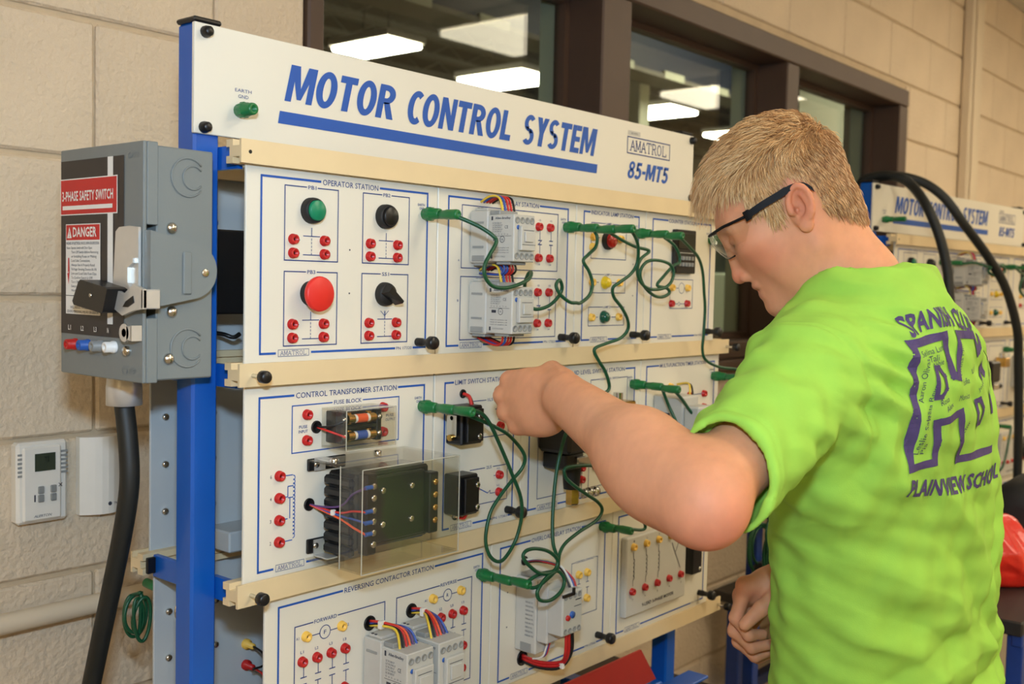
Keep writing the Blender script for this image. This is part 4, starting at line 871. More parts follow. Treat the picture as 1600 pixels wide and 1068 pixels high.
MB().lathe((FX-.012, .026, -.0600), (1,0,0), [(0, .0095), (.003, .0095), (.003, .0045), (0, .0045)], 'chrome', 18).box(FX-.012, FX-.009, .011, .022, -.068, -.052, 'chrome', .001).box(FX-.012, FX-.0005, .0105, .0130, -.068, -.052, 'chrome').build('padlock_hasp', sw)
MB().lathe((.650, .133, BZ0-.001), (0,0,-1), [(0, .0185), (.012, .0195), (.014, .0200), (.036, .0200), (.037, .0135), (.037, .0)], 'chrome', 24).build('cable_gland', sw)
tag(MB().tube([(.65, .133, -.1490), (.65, .123, -.1988), (.65, .1214, -.2432), (.65, .1351, -.2977), (.65, .1576, -.3626), (.65, .1853, -.4383), (.65, .215, -.52), (.63, .26, -.72), (.60, .30, -.95), (.5, .33, -1.25), (.30, .34, FLOOR+.02), (0, .34, FLOOR+.013)], .0112, 'rubber', 14, 8).build('power_cable'), 'thick black power cable hanging from the safety switch box', 'cable')

# ------------------------------------------------------------------ green ground leads
LD = {
'op_relay': ([(1.0022,-.058,.0835),(1.0111,-.0693,.078),(1.0228,-.0807,.0705),(1.0329,-.092,.0605),(1.036,-.0947,.0526),(1.0222,-.096,.036),(1.013,-.096,.0221),(1.0144,-.096,.0084),(1.0294,-.0953,-.0032),(1.0558,-.094,-.0059),(1.0895,-.091,-.0002),(1.1159,-.0855,.0078),(1.1383,-.07,.016),(1.1435,-.06,.0129),(1.1553,-.045,-.0045),(1.1661,-.045,-.0272),(1.1743,-.05,-.0352),(1.1965,-.055,-.0307),(1.2153,-.0579,-.0178),(1.2207,-.0607,-.0047),(1.2111,-.0636,.0068),(1.1994,-.0664,-.001),(1.2058,-.0693,-.0137),(1.2244,-.0721,-.0243),(1.2420,-.071,-.0255),(1.2573,-.0678,-.0253),(1.2806,-.0656,-.0147),(1.2914,-.0633,.0016),(1.2852,-.0611,.0201),(1.2729,-.0589,.0358),(1.288,-.0567,.0457),(1.3097,-.0544,.0583),(1.3150,-.0522,.0739),(1.3080,-.050,.0830)], 'green ground lead looping across the two control relays'),
'relay_ind': ([(1.3080,-.078,.0800),(1.3429,-.0784,.0696),(1.379,-.0789,.061),(1.4171,-.0793,.056),(1.3948,-.0798,.0435),(1.3858,-.0794,.029),(1.3941,-.0783,.0097),(1.4226,-.0772,-.003),(1.4634,-.0761,-.0025),(1.4899,-.075,.0072),(1.5,-.0739,.0237),(1.4892,-.0728,.0371),(1.458,-.0717,.0423),(1.4281,-.0706,.0401),(1.4113,-.0694,.0283),(1.4114,-.0683,.0138),(1.4282,-.0672,-.0018),(1.455,-.0661,-.0136),(1.4818,-.065,-.0159),(1.5046,-.0639,-.0097),(1.4988,-.0628,-.0016),(1.4709,-.0617,.0027),(1.492,-.0606,.018),(1.5212,-.0594,.0351),(1.5421,-.0583,.0413),(1.542,-.0572,.0552),(1.5272,-.0561,.0699),(1.5030,-.052,.0815)], 'green ground lead coiled in a ring left of the black counter'),
'relay_down': ([(1.3065,-.108,.0855),(1.3311,-.1026,.0825),(1.3542,-.0972,.07),(1.3682,-.0918,.0541),(1.3728,-.0864,.0338),(1.3622,-.0824,.0182),(1.3388,-.0788,.0055),(1.327,-.0753,-.0028),(1.3354,-.0718,-.0167),(1.3637,-.0676,-.0334),(1.3871,-.0629,-.0519),(1.3949,-.0582,-.068),(1.382,-.0535,-.0811),(1.3512,-.05,-.0883),(1.3236,-.05,-.0939),(1.3191,-.05,-.1007),(1.3325,-.05,-.116),(1.3480,-.05,-.1309),(1.3600,-.05,-.1506),(1.3584,-.05,-.1614),(1.3327,-.055,-.1672),(1.2896,-.066,-.1793),(1.245,-.072,-.1963),(1.2172,-.078,-.2109),(1.2005,-.08,-.241),(1.1911,-.08,-.2778),(1.1806,-.085,-.328),(1.1748,-.0912,-.3608),(1.1772,-.095,-.3765),(1.1796,-.098,-.3894),(1.1709,-.1005,-.3993),(1.1491,-.103,-.4025),(1.1332,-.104,-.4108),(1.1256,-.104,-.4206),(1.133,-.104,-.4319),(1.1563,-.104,-.4367),(1.1797,-.104,-.4289),(1.1892,-.102,-.4152),(1.1789,-.0995,-.4017),(1.1606,-.0967,-.3997),(1.1398,-.0933,-.4003),(1.1240,-.0885,-.4070)], 'longest green ground lead, winding past the yellow lamp and behind the hand'),
'press_loop': ([(1.5020,-.08,-.1680),(1.5374,-.075,-.1862),(1.5692,-.075,-.2108),(1.5904,-.094,-.2376),(1.5974,-.10,-.2637),(1.5534,-.08,-.2905),(1.4211,-.072,-.2983),(1.30,-.074,-.2700),(1.2300,-.0717,-.2640),(1.2250,-.0717,-.2760),(1.2387,-.0733,-.2884),(1.2697,-.075,-.3068),(1.3001,-.0767,-.3236),(1.3105,-.0783,-.3373),(1.2946,-.08,-.3501),(1.2444,-.085,-.3588),(1.2055,-.09,-.3678),(1.1861,-.095,-.3781),(1.1742,-.1,-.3932),(1.1599,-.1,-.3998),(1.1348,-.1,-.3954),(1.1099,-.1,-.3788),(1.0985,-.1,-.3658),(1.1058,-.1,-.3589),(1.1265,-.1,-.36),(1.1552,-.1,-.3693),(1.175,-.1,-.3854),(1.1679,-.1,-.4),(1.1542,-.0991,-.407),(1.1413,-.0954,-.4148),(1.1301,-.0917,-.4167),(1.1240,-.088,-.4127)], 'green ground lead tangled in loops over the overload relay'),
'tr_loop': ([(1.0020,-.088,-.1620),(1.0267,-.0846,-.1685),(1.0491,-.0811,-.1867),(1.0786,-.0743,-.2202),(1.1111,-.0657,-.2583),(1.1407,-.0586,-.2973),(1.1487,-.0543,-.328),(1.142,-.05,-.3595),(1.1207,-.05,-.3803),(1.1035,-.05,-.3828),(1.0877,-.0486,-.3703),(1.0823,-.0464,-.3471),(1.0913,-.0457,-.3149),(1.1073,-.0479,-.2942),(1.1302,-.05,-.2742),(1.1467,-.0543,-.2584),(1.1481,-.0586,-.2436),(1.1365,-.06,-.2279),(1.1074,-.06,-.2052),(1.0732,-.06,-.1897),(1.0443,-.06,-.179),(1.0100,-.058,-.1670)], 'green ground lead hanging in one long teardrop loop over the limit switches'),
'cnt': ([(1.5020,-.084,.0800),(1.5503,-.0744,.0652),(1.592,-.0648,.0513),(1.6191,-.058,.0291),(1.634,-.054,-.0084),(1.6456,-.05,-.0377),(1.6467,-.048,-.0819),(1.6483,-.046,-.1086),(1.6646,-.044,-.1272),(1.7138,-.042,-.1414),(1.7709,-.044,-.148),(1.785,-.055,-.153),(1.7740,-.062,-.1610)], 'green ground lead running down past the counter to the timer panel'),
'press_ov': ([(1.5060,-.056,-.1700),(1.5198,-.060,-.1961),(1.523,-.072,-.2203),(1.5326,-.072,-.2392),(1.5459,-.065,-.2525),(1.5272,-.055,-.2882),(1.4636,-.05,-.3225),(1.4449,-.05,-.3495),(1.4559,-.0525,-.37),(1.467,-.055,-.3906),(1.4587,-.054,-.3959),(1.4240,-.053,-.3890)], 'short green ground lead dropping below the elbow to the overload panel')}
def plug_mesh(L=.033):
    mb = MB().lathe((0,0,0), (0,-1,0), [(0, .0045), (.001, .0058), (.010, .0060), (.012, .0066), (L-.004, .0066), (L-.001, .0060), (L, .0045), (L, .002), (L-.008, .002), (L-.008, 0)], 'green', 14)
    mb.lathe((0, -L*.62, 0), (1, 0, -.25), [(.004, .0042), (.012, .0036), (.014, .0026)], 'green', 10); return me_of(mb, 'banana_plug')
PLG = plug_mesh()
def lead(key, plugs):
    pts, lab_ = LD[key]; t = thing('ground_lead', pts[0], lab_+', near rack', 'cable', 'green ground leads on the near rack')
    MB().tube(pts, .00265, 'green_wire', 8, 6).build('cord', t)
    for p in plugs: inst(PLG, t, p, 'banana_plug')
lead('op_relay', [(1.0008, -.0278, .0870), (1.3055, -.0278, .0862)]); lead('relay_ind', [(1.3055, -.060, .0835), (1.5010, -.0278, .0866)]); lead('relay_down', [(1.3055, -.0925, .0838), (1.1235, -.060, -.4112)])
lead('press_loop', [(1.4990, -.060, -.1660), (1.1235, -.0278, -.4128)]); lead('tr_loop', [(1.0012, -.0278, -.1642), (1.0012, -.060, -.1640)]); lead('cnt', [(1.5010, -.0565, .0835), (1.7690, -.0278, -.1636)]); lead('press_ov', [(1.4990, -.0278, -.1640), (1.4212, -.0278, -.3912)])
# spare lead hanging coiled behind the rack
pts = []
for k in range(61):
    t_ = k/60; a = 2*math.pi*3.5*t_+math.pi/2; pts.append((.7430+(.0125+.004*math.sin(7*t_))*math.cos(a)+.004*math.sin(9*t_), .262+.012*math.sin(5*t_+1), -.4465+(.026+.005*math.sin(11*t_))*math.sin(a)))
t = thing('ground_lead', (.7425, .27, -.475), 'spare green ground lead hanging coiled behind the rack beside the black cable', 'cable')
MB().tube([(.742, .252, -.413)]+pts+[(.745, .255, -.413)], .0024, 'green_wire', 8, 3).build('cord', t)
MB().cyl((.7725, .206, -.4170), (.7725, .232, -.4160), .0075, 'green', seg=14).cyl((.772, .232, -.4160), (.770, .285, -.4120), .0062, 'green', seg=14).build('banana_plug', t)
# ------------------------------------------------------------------ the student: distance fields turned into smooth surfaces
class Field:
    def __init__(s, lo, hi, h):
        s.lo = np.array(lo, np.float32); s.h = h; s.n = np.ceil((np.array(hi)-s.lo)/h).astype(int)+1
        s.d = np.full(s.n, .5, np.float32)
    def sub(s, lo, hi):
        a = np.clip(np.floor((np.array(lo)-s.lo)/s.h).astype(int), 0, s.n); b = np.clip(np.ceil((np.array(hi)-s.lo)/s.h).astype(int)+1, 0, s.n)
        if np.any(b <= a): return None
        ax = [s.lo[i]+s.h*np.arange(a[i], b[i], dtype=np.float32) for i in range(3)]
        return (slice(a[0], b[0]), slice(a[1], b[1]), slice(a[2], b[2])), np.meshgrid(*ax, indexing='ij', sparse=True)
    def comb(s, sl, dn, k, mode):
        d = s.d[sl]
        if mode == 'sub': dn = -dn; sign = -1
        else: sign = 1
        if mode == 'sub':
            if k > 0: hh = np.maximum(k-np.abs(d-dn), 0)/k; s.d[sl] = np.maximum(d, dn)+hh*hh*k*.25
            else: s.d[sl] = np.maximum(d, dn)
        else:
            if k > 0: hh = np.maximum(k-np.abs(d-dn), 0)/k; s.d[sl] = np.minimum(d, dn)-hh*hh*k*.25
            else: s.d[sl] = np.minimum(d, dn)
    def ell(s, c, r, k=.01, mode='add', R=None):
        c = np.array(c, np.float32); r = np.array(r, np.float32); m = float(r.max())+k+.03
        q = s.sub(c-m, c+m)
        if q is None: return
        sl, (X, Y, Z) = q; X = X-c[0]; Y = Y-c[1]; Z = Z-c[2]
        if R is not None: R = np.array(R, np.float32); X, Y, Z = (R[0,0]*X+R[0,1]*Y+R[0,2]*Z, R[1,0]*X+R[1,1]*Y+R[1,2]*Z, R[2,0]*X+R[2,1]*Y+R[2,2]*Z)
        k0 = np.sqrt((X/r[0])**2+(Y/r[1])**2+(Z/r[2])**2); k1 = np.sqrt((X/r[0]**2)**2+(Y/r[1]**2)**2+(Z/r[2]**2)**2)+1e-6
        s.comb(sl, (k0*(k0-1)/k1).astype(np.float32), k, mode)
    def cap(s, a, b, ra, rb=None, k=.01, mode='add', flat=None):
        a = np.array(a, np.float32); b = np.array(b, np.float32); rb = ra if rb is None else rb; m = max(ra, rb)+k+.03
        q = s.sub(np.minimum(a, b)-m, np.maximum(a, b)+m)
        if q is None: return
        sl, (X, Y, Z) = q; v = b-a; L2 = float(v@v)+1e-12
        t = np.clip(((X-a[0])*v[0]+(Y-a[1])*v[1]+(Z-a[2])*v[2])/L2, 0, 1)
        dx = X-a[0]-t*v[0]; dy = Y-a[1]-t*v[1]; dz = Z-a[2]-t*v[2]
        if flat is not None:   # squash along one direction
            n, f_ = np.array(flat[0], np.float32), flat[1]; dp = dx*n[0]+dy*n[1]+dz*n[2]; e = dp*(1/f_-1); dx = dx+e*n[0]; dy = dy+e*n[1]; dz = dz+e*n[2]
        s.comb(sl, (np.sqrt(dx*dx+dy*dy+dz*dz)-(ra+(rb-ra)*t)).astype(np.float32), k, mode)
    def plane(s, p, n, k=0.):
        """keep the side n points away from"""
        n = np.array(n, np.float32); n = n/np.linalg.norm(n); sl, (X, Y, Z) = s.sub(s.lo, s.lo+s.h*s.n)
        dn = (X-p[0])*n[0]+(Y-p[1])*n[1]+(Z-p[2])*n[2]; s.d = np.maximum(s.d, dn.astype(np.float32))
    def mesh(s):
        """naive surface nets"""
        d = s.d; ins = d < 0; n = np.array(d.shape)
        c = np.zeros(n-1, np.uint8)
        for i in (0, 1):
            for j in (0, 1):
                for k in (0, 1): c += ins[i:n[0]-1+i, j:n[1]-1+j, k:n[2]-1+k]
        act = np.argwhere((c > 0) & (c < 8)); idm = np.full(n-1, -1, np.int32); idm[act[:,0], act[:,1], act[:,2]] = np.arange(len(act))
        acc = np.zeros((len(act), 3), np.float32); cnt = np.zeros(len(act), np.float32)
        cor = [(i, j, k) for i in (0, 1) for j in (0, 1) for k in (0, 1)]
        val = {q: d[act[:,0]+q[0], act[:,1]+q[1], act[:,2]+q[2]] for q in cor}
        for q in cor:
            for ax in range(3):
                if q[ax] == 0:
                    q2 = list(q); q2[ax] = 1; v0 = val[q]; v1 = val[tuple(q2)]; m = (v0 < 0) != (v1 < 0)
                    t = v0[m]/(v0[m]-v1[m]); p = np.tile(np.array(q, np.float32), (m.sum(), 1)); p[:,ax] += t; acc[m] += p; cnt[m] += 1
        V = s.lo+s.h*(act+acc/cnt[:,None])
        Q = []
        for ax in range(3):
            o1, o2 = [(1, 2), (2, 0), (0, 1)][ax]
            a = np.take(ins, range(n[ax]-1), ax); b = np.take(ins, range(1, n[ax]), ax); e = np.argwhere(a != b)
            e = e[(e[:,o1] > 0) & (e[:,o2] > 0) & (e[:,o1] < n[o1]-1) & (e[:,o2] < n[o2]-1)]
            fl_ = a[e[:,0], e[:,1], e[:,2]]
            def g(d1, d2): f_ = e.copy(); f_[:,o1] -= d1; f_[:,o2] -= d2; return idm[f_[:,0], f_[:,1], f_[:,2]]
            q = np.stack([g(1, 1), g(0, 1), g(0, 0), g(1, 0)], 1); q[~fl_] = q[~fl_][:, ::-1]; Q.append(q)
        return V, np.concatenate(Q)
def smooth_v(V, Q, it=2, lam=.5):
    e = np.concatenate([Q[:, [0,1]], Q[:, [1,2]], Q[:, [2,3]], Q[:, [3,0]]]); e = np.concatenate([e, e[:, ::-1]]); n = len(V)
    cnt = np.bincount(e[:,0], minlength=n)[:, None]+1e-9
    for _ in range(it):
        for l_ in (lam, -lam*1.03):
            s_ = np.stack([np.bincount(e[:,0], V[e[:,1], i], n) for i in range(3)], 1); V = V+l_*(s_/cnt-V)
    return V
def normals(V, Q):
    fn = np.cross(V[Q[:,2]]-V[Q[:,0]], V[Q[:,3]]-V[Q[:,1]]); N_ = np.zeros_like(V)
    for i in range(4): 
        for a in range(3): N_[:,a] += np.bincount(Q[:,i], fn[:,a], len(V))
    return N_/(np.linalg.norm(N_, axis=1, keepdims=True)+1e-12)
def np_obj(name, V, Q, mname, parent=None, origin=None, cols=None):
    org = np.array(origin if origin is not None else ORG[root_of(parent)]); me = bpy.data.meshes.new(name)
    me.vertices.add(len(V)); me.vertices.foreach_set('co', (V-org).astype(np.float32).ravel())
    k = Q.shape[1]; me.loops.add(Q.size); me.loops.foreach_set('vertex_index', Q.astype(np.int32).ravel()); me.polygons.add(len(Q)); me.polygons.foreach_set('loop_start', np.arange(0, Q.size, k, dtype=np.int32))
    me.polygons.foreach_set('use_smooth', np.ones(len(Q), bool)); me.update(calc_edges=True); me.validate()
    if cols is not None:
        at_ = me.color_attributes.new('tone', 'FLOAT_COLOR', 'POINT'); at_.data.foreach_set('color', np.concatenate([cols, np.ones((len(V), 1))], 1).astype(np.float32).ravel())
    me.materials.append(MATS[mname]); o = bpy.data.objects.new(name, me); COL.objects.link(o)
    if parent: o.parent = parent
    else: o.location = org; ORG[o.name] = Vector(org)
    return o

HO = np.array([1.2688, -.3905, .1020]); HF = np.array([-.3473, .8103, -.472]); HU = np.array([-.2592, .4007, .8788]); HL = np.array([-.9012, -.4276, -.0709])
HM = np.stack([HF, HU, HL])                                  # rows: face direction, up, left
def h2w(p): return HO+np.asarray(p)@HM
def w2h(p): return (np.asarray(p)-HO)@HM.T
NB = np.array([1.2991, -.4655, .0065]); TF = np.array([.122, .9925, 0]); TL = np.array([-.9925, .122, 0]); UPV = np.array([0, 0, 1.])
SL = np.array([1.1600, -.4720, -.1010]); EL = np.array([.9090, -.4795, -.2066]); WL = np.array([1.0365, -.2134, -.1381])
SR = NB-.160*TL+np.array([0, 0, -.095]); WR2 = np.array([1.402, -.3354, -.4111]); 
# --- head and neck (local frame: forward, up, left)
A = Field((-.13, -.19, -.115), (.135, .14, .115), .0019)
A.ell((.004, .036, 0), (.081, .072, .069), 0); A.ell((.040, .030, 0), (.049, .052, .058), .02); A.ell((.042, -.022, 0), (.050, .060, .056), .025)
A.ell((-.008, .0, 0), (.056, .056, .063), .02)
for s in (1, -1):
    A.cap((-.004, -.050, .050*s), (.062, -.098, .014*s), .016, .013, .028); A.ell((.058, -.014, .040*s), (.022, .018, .021), .022)
    A.cap((.086, .017, .010*s), (.074, .016, .044*s), .0085, .007, .016); A.ell((.030, -.045, .044*s), (.030, .030, .014), .02)
A.ell((.068, -.100, 0), (.0165, .0145, .020), .018); A.ell((.060, -.066, 0), (.0205, .030, .027), .014)
for s in (1, -1): A.ell((.094, .000, .030*s), (.015, .0105, .016), .012, 'sub'); A.ell((.0725, -.0005, .0305*s), (.0145, .0120, .0145), .004)
A.cap((.0880, .008, 0), (.0960, -.040, 0), .0065, .0085, .012); A.ell((.0975, -.0465, 0), (.0092, .0090, .0092), .006)
for s in (1, -1): A.ell((.0870, -.0495, .0115*s), (.0105, .0075, .0062), .006)
A.ell((.0810, -.0650, 0), (.0088, .0060, .020), .006); A.ell((.0772, -.0800, 0), (.0090, .0066, .018), .005)
for s in (1, -1): A.cap((.0925, -.0728, 0), (.0700, -.0722, .024*s), .0022, .0014, .003, 'sub'); A.ell((.0905, -.0560, .0070*s), (.0052, .0034, .0034), .003, 'sub')
nb = w2h(NB); nlo = nb+(nb-np.array([-.03, -.03, 0]))*.7
A.cap((-.018, -.030, 0), nb+np.array([.006, 0, 0]), .050, .056, .035); A.cap(nb+np.array([.004, 0, 0]), nlo, .056, .066, .02)
A.cap((.030, -.075, 0), nb*np.array([1, .75, 1])+np.array([.04, 0, 0]), .026, .034, .04)
def ear(s):
    c = np.array([-.009, -.001, .0715*s]); Rm = np.array([[math.cos(.24), math.sin(.24)*1, 0], [-math.sin(.24), math.cos(.24), 0], [0, 0, 1]])
    tl = np.array([[1, 0, 0], [0, 1, 0], [.35*s, .0, 1]]); Rm = tl @ Rm
    A.ell(c, (.0150, .0275, .0062), .004, R=Rm)
    loc = lambda u_, v_, w_: c+np.array([math.cos(.24)*u_-math.sin(.24)*v_, math.sin(.24)*u_+math.cos(.24)*v_, w_*s])
    pts = [(.0135*math.cos(t), .003+.0225*math.sin(t)) for t in np.linspace(-.35, math.pi+.9, 15)]
    A.ell(loc(.001, .000, .006), (.0095, .0150, .0070), .003, 'sub')
    for (a, b), (c_, d_) in zip(pts[:-1], pts[1:]): A.cap(loc(a, b, .0055-.35*a*.5), loc(c_, d_, .0055-.35*c_*.5), .0031, .0031, .003)
    A.cap(loc(-.004, .016, .004), loc(-.0085, -.004, .0065), .0026, .0026, .004); A.cap(loc(-.0085, -.004, .0065), loc(-.003, -.0135, .005), .0026, .0028, .004)
    A.ell(loc(.0105, -.003, .0035), (.0042, .0062, .0042), .004); A.ell(loc(-.002, -.0235, .003), (.0085, .0085, .0048), .006)
    A.ell(loc(.0045, -.0030, .004), (.0032, .0038, .010), .002, 'sub')
for s in (1, -1): ear(s)
Vh, Qh = A.mesh(); Vh = smooth_v(Vh, Qh, 1); hv = Vh.copy(); hn = normals(Vh, Qh); Vw = h2w(Vh)
if np.linalg.det(HM) < 0: Qh = Qh[:, ::-1]
# skin tone over the head: redder cheek, ear, nose and lips, blond brow, darker lash line
SK = np.array(lin((218, 152, 112))); RED = np.array(lin((210, 112, 86))); PALE = np.array(lin((226, 172, 134))); LIP = np.array(lin((196, 108, 88)))
def tone(base, w_, col): return base*(1-w_[:, None])+col[None]*w_[:, None]
def gau(P, c, r): return np.exp(-(((P-np.array(c))/np.array(r))**2).sum(1))
P = hv*np.array([1, 1, 1]); Pa = np.stack([P[:,0], P[:,1], np.abs(P[:,2])], 1)
ch = np.tile(SK, (len(P), 1)); ch = tone(ch, .55*gau(Pa, (.055, -.03, .05), (.03, .03, .03)), RED); ch = tone(ch, .6*gau(Pa, (-.009, .005, .082), (.02, .035, .018)), RED)
ch = tone(ch, .55*gau(Pa, (.102, -.047, 0), (.014, .016, .02)), RED); ch = tone(ch, .5*gau(Pa, (.06, .05, .03), (.04, .03, .04)), RED*.5+PALE*.5); ch = tone(ch, .35*gau(Pa, (.03, -.005, .065), (.03, .02, .02)), PALE)
lipw = np.clip(gau(Pa, (.088, -.0675, 0), (.008, .0045, .018))+gau(Pa, (.085, -.0795, 0), (.009, .0055, .017)), 0, 1); ch = tone(ch, .75*lipw, LIP)
ch = tone(ch, .55*gau(Pa, (.083, .021, .027), (.016, .0042, .020)), np.array(lin((186, 132, 84)))); ch = tone(ch, .95*gau(Pa, (.085, -.0075, .031), (.009, .0022, .014)), np.array(lin((96, 58, 44))))
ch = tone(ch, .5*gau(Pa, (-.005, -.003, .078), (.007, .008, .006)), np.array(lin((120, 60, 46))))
# --- arms and hands in world axes
def arm(F_, S_, E_, W_):
    u1 = E_-S_; F_.cap(S_, E_, .046, .036, .01); F_.ell(S_+u1*.45, (.044, .044, .046), .04)
    v = W_-E_; F_.cap(E_, E_+v*.40, .0375, .0415, .03); F_.cap(E_+v*.40, W_, .0415, .0300, .04); F_.ell(E_+v*.22+np.array([0, 0, -.012]), (.040, .044, .034), .05)
B = Field((.82, -.58, -.31), (1.20, -.02, .02), .0021)
arm(B, SL, EL, WL); B.ell(EL+np.array([-.006, -.012, -.010]), (.018, .018, .018), .04)
KL = [np.array(p) for p in ((1.0535, -.1083, -.1250), (1.0500, -.1003, -.1452), (1.0490, -.1079, -.1660), (1.0515, -.1246, -.1815))]
dv = np.array([.76, .64, 0]); wside = np.array([.0, .0, 1.])
for i, K in enumerate(KL):
    w0 = WL+(np.array([0, 0, .013])-np.array([0, 0, .009])*i)+dv*.002; B.cap(w0, K, .0175 if i in (1, 2) else .016, .0122, .009); B.ell(K-np.array([.003, .002, 0]), (.0125, .0125, .0115), .005)
    K2 = K+np.array([.050, .0300, -.004+.004*i]); K3 = K2+np.array([.012, .0280, -.010+.006*i]); K4 = K3+np.array([.012, .012, -.006+.004*i])
    B.cap(K+dv*.004, K2, .0108, .0094, .005); B.cap(K2, K3, .0094, .0085, .004); B.cap(K3, K4, .0085, .0072, .004)
B.ell((WL+KL[3])/2+np.array([.012, .006, -.010]), (.026, .030, .022), .02); B.ell((WL+KL[1])/2+np.array([.020, .012, 0]), (.026, .034, .034), .02)
T0 = WL+np.array([.020, .020, .020]); T1 = T0+np.array([.020, .034, .008]); T2 = T1+np.array([.018, .030, -.016]); T3 = T2+np.array([.014, .020, -.016])
B.cap(T0, T1, .0150, .0125, .015); B.cap(T1, T2, .0118, .0105, .005); B.cap(T2, T3, .0105, .0082, .004)
Vb, Qb = B.mesh(); Vb = smooth_v(Vb, Qb, 3)
D = Field((1.26, -.56, -.56), (1.62, -.22, .02), .0022)
mid = (SR+WR2)/2; ax = (WR2-SR); LA = np.linalg.norm(ax); axn = ax/LA; off = math.sqrt(max(.0, .272**2-(LA/2)**2)); pole = np.array([.8, .3, -.6]); pole -= axn*(pole@axn); pole /= np.linalg.norm(pole); ER = mid+pole*off
arm(D, SR, ER, WR2)
RK = [np.array(p) for p in ((1.3467, -.3014, -.4159), (1.3614, -.2894, -.4351), (1.3851, -.2808, -.4607), (1.4080, -.2788, -.4833))]
RF = [[(1.3367, -.2936, -.4607), (1.3477, -.3086, -.4845), (1.3684, -.3190, -.4857)], [(1.3521, -.2840, -.4853), (1.3679, -.3038, -.5083), (1.3884, -.3206, -.5051)], [(1.3770, -.2780, -.5080), (1.3900, -.2980, -.5280), (1.4090, -.3120, -.5220)], [(1.402, -.276, -.520), (1.412, -.292, -.537), (1.427, -.304, -.532)]]
for i, K in enumerate(RK):
    w0 = WR2+np.array([.006, .008, -.008])*(i-1.2); D.cap(w0, K, .0170, .0128, .014); D.ell(K, (.0120, .0120, .0120), .008)
    q = [K]+[np.array(p) for p in RF[i]]; rr = [.0104, .0095, .0085, .0072]
    for a in range(3): D.cap(q[a], q[a+1], rr[a], rr[a+1], .005)
T = [np.array(p) for p in ((1.392, -.346, -.414), (1.3612, -.3440, -.4240), (1.3378, -.3315, -.4395), (1.3223, -.3151, -.4620))]
D.cap(T[0], T[1], .016, .0142, .014); D.cap(T[1], T[2], .0128, .0112, .006); D.cap(T[2], T[3], .0108, .0088, .004); D.ell((WR2+RK[1])/2, (.026, .022, .026), .015)
Vd, Qd = D.mesh(); Vd = smooth_v(Vd, Qd, 1)
# --- torso under the shirt
zs = np.array([-.62, -.53, -.437, -.292, -.152, -.052, .0]); cs = np.array([[1.4390, -.4730], [1.4365, -.4730], [1.4180, -.4740], [1.393, -.4770], [1.3525, -.4722], [1.338, -.4790], [1.318, -.4700]])
aa = np.array([.205, .198, .188, .192, .198, .165, .085]); bb = np.array([.128, .124, .117, .117, .123, .098, .066])
def torso(F_, grow, ztop=.02):
    sl, (X, Y, Z) = F_.sub((.95, -.9, -.64), (1.75, -.1, ztop)); z = Z[0, 0, :]
    cx = np.interp(z, zs, cs[:,0])[None, None]; cy = np.interp(z, zs, cs[:,1])[None, None]; a = np.interp(z, zs, aa)[None, None]+grow; b = np.interp(z, zs, bb)[None, None]+grow
    u_ = (X-cx)*TL[0]+(Y-cy)*TL[1]; v_ = (X-cx)*TF[0]+(Y-cy)*TF[1]
    rad = (np.abs(u_/a)**2.3+np.abs(v_/b)**2.3)**(1/2.3); F_.comb(sl, ((rad-1)*np.minimum(a, b)).astype(np.float32), .02, 'add')
G = Field((1.0, -.72, -.66), (1.70, -.22, .06), .006); torso(G, -.02, -.01); G.cap(NB+np.array([0, 0, -.045]), SL, .055, .048, .05); G.cap(NB+np.array([0, 0, -.045]), SR, .055, .048, .05); G.cap(NB+np.array([0,0,-.06]), NB+np.array([0,0,-.01]), .062, .058, .03)
Vg, Qg = G.mesh()
nV = [len(Vw), len(Vb), len(Vd), len(Vg)]; off_ = np.cumsum([0]+nV)
cA = np.tile(SK, (nV[1]+nV[2]+nV[3], 1)); Pall = np.concatenate([Vb, Vd, Vg])
cA = tone(cA, .55*gau(Pall, EL+np.array([-.01, -.03, -.03]), (.05, .05, .05)), RED)
for K in KL+RK: cA = tone(cA, .4*gau(Pall, K, (.012, .012, .012)), RED)
cA = tone(cA, .4*gau(Pall, (WL+EL)/2+np.array([0, 0, .03]), (.05, .09, .03)), PALE)
def skin_mat():
    m = mat('skin', (218, 152, 112), .58, var=.0, sss=.2, bump=.12, bscale=420, bdist=.0008, spec=.3); nt = m.node_tree; b = nt.nodes['Principled BSDF']
    a = nt.nodes.new('ShaderNodeVertexColor'); a.layer_name = 'tone'; nz = nt.nodes.new('ShaderNodeTexNoise'); nz.inputs['Scale'].default_value = 45; nz.inputs['Detail'].default_value = 5
    mr = nt.nodes.new('ShaderNodeMapRange'); mr.inputs[1].default_value = .3; mr.inputs[2].default_value = .7; mr.inputs[3].default_value = .95; mr.inputs[4].default_value = 1.05
    mx = nt.nodes.new('ShaderNodeMix'); mx.data_type = 'RGBA'; mx.blend_type = 'MULTIPLY'; mx.inputs[0].default_value = 1
    nt.links.new(nz.outputs['Fac'], mr.inputs[0]); nt.links.new(a.outputs['Color'], mx.inputs[6]); nt.links.new(mr.outputs[0], mx.inputs[7]); nt.links.new(mx.outputs[2], b.inputs['Base Color'])
skin_mat()
PER = thing('person', (1.43, -.46, FLOOR), 'person in lime green t-shirt and clear safety glasses reaching to the panel', 'person')
np_obj('body', np.concatenate([Vw, Vb, Vd, Vg]), np.concatenate([Qh, Qb+off_[1], Qd+off_[2], Qg+off_[3]]), 'skin', PER, cols=np.concatenate([ch, cA]))

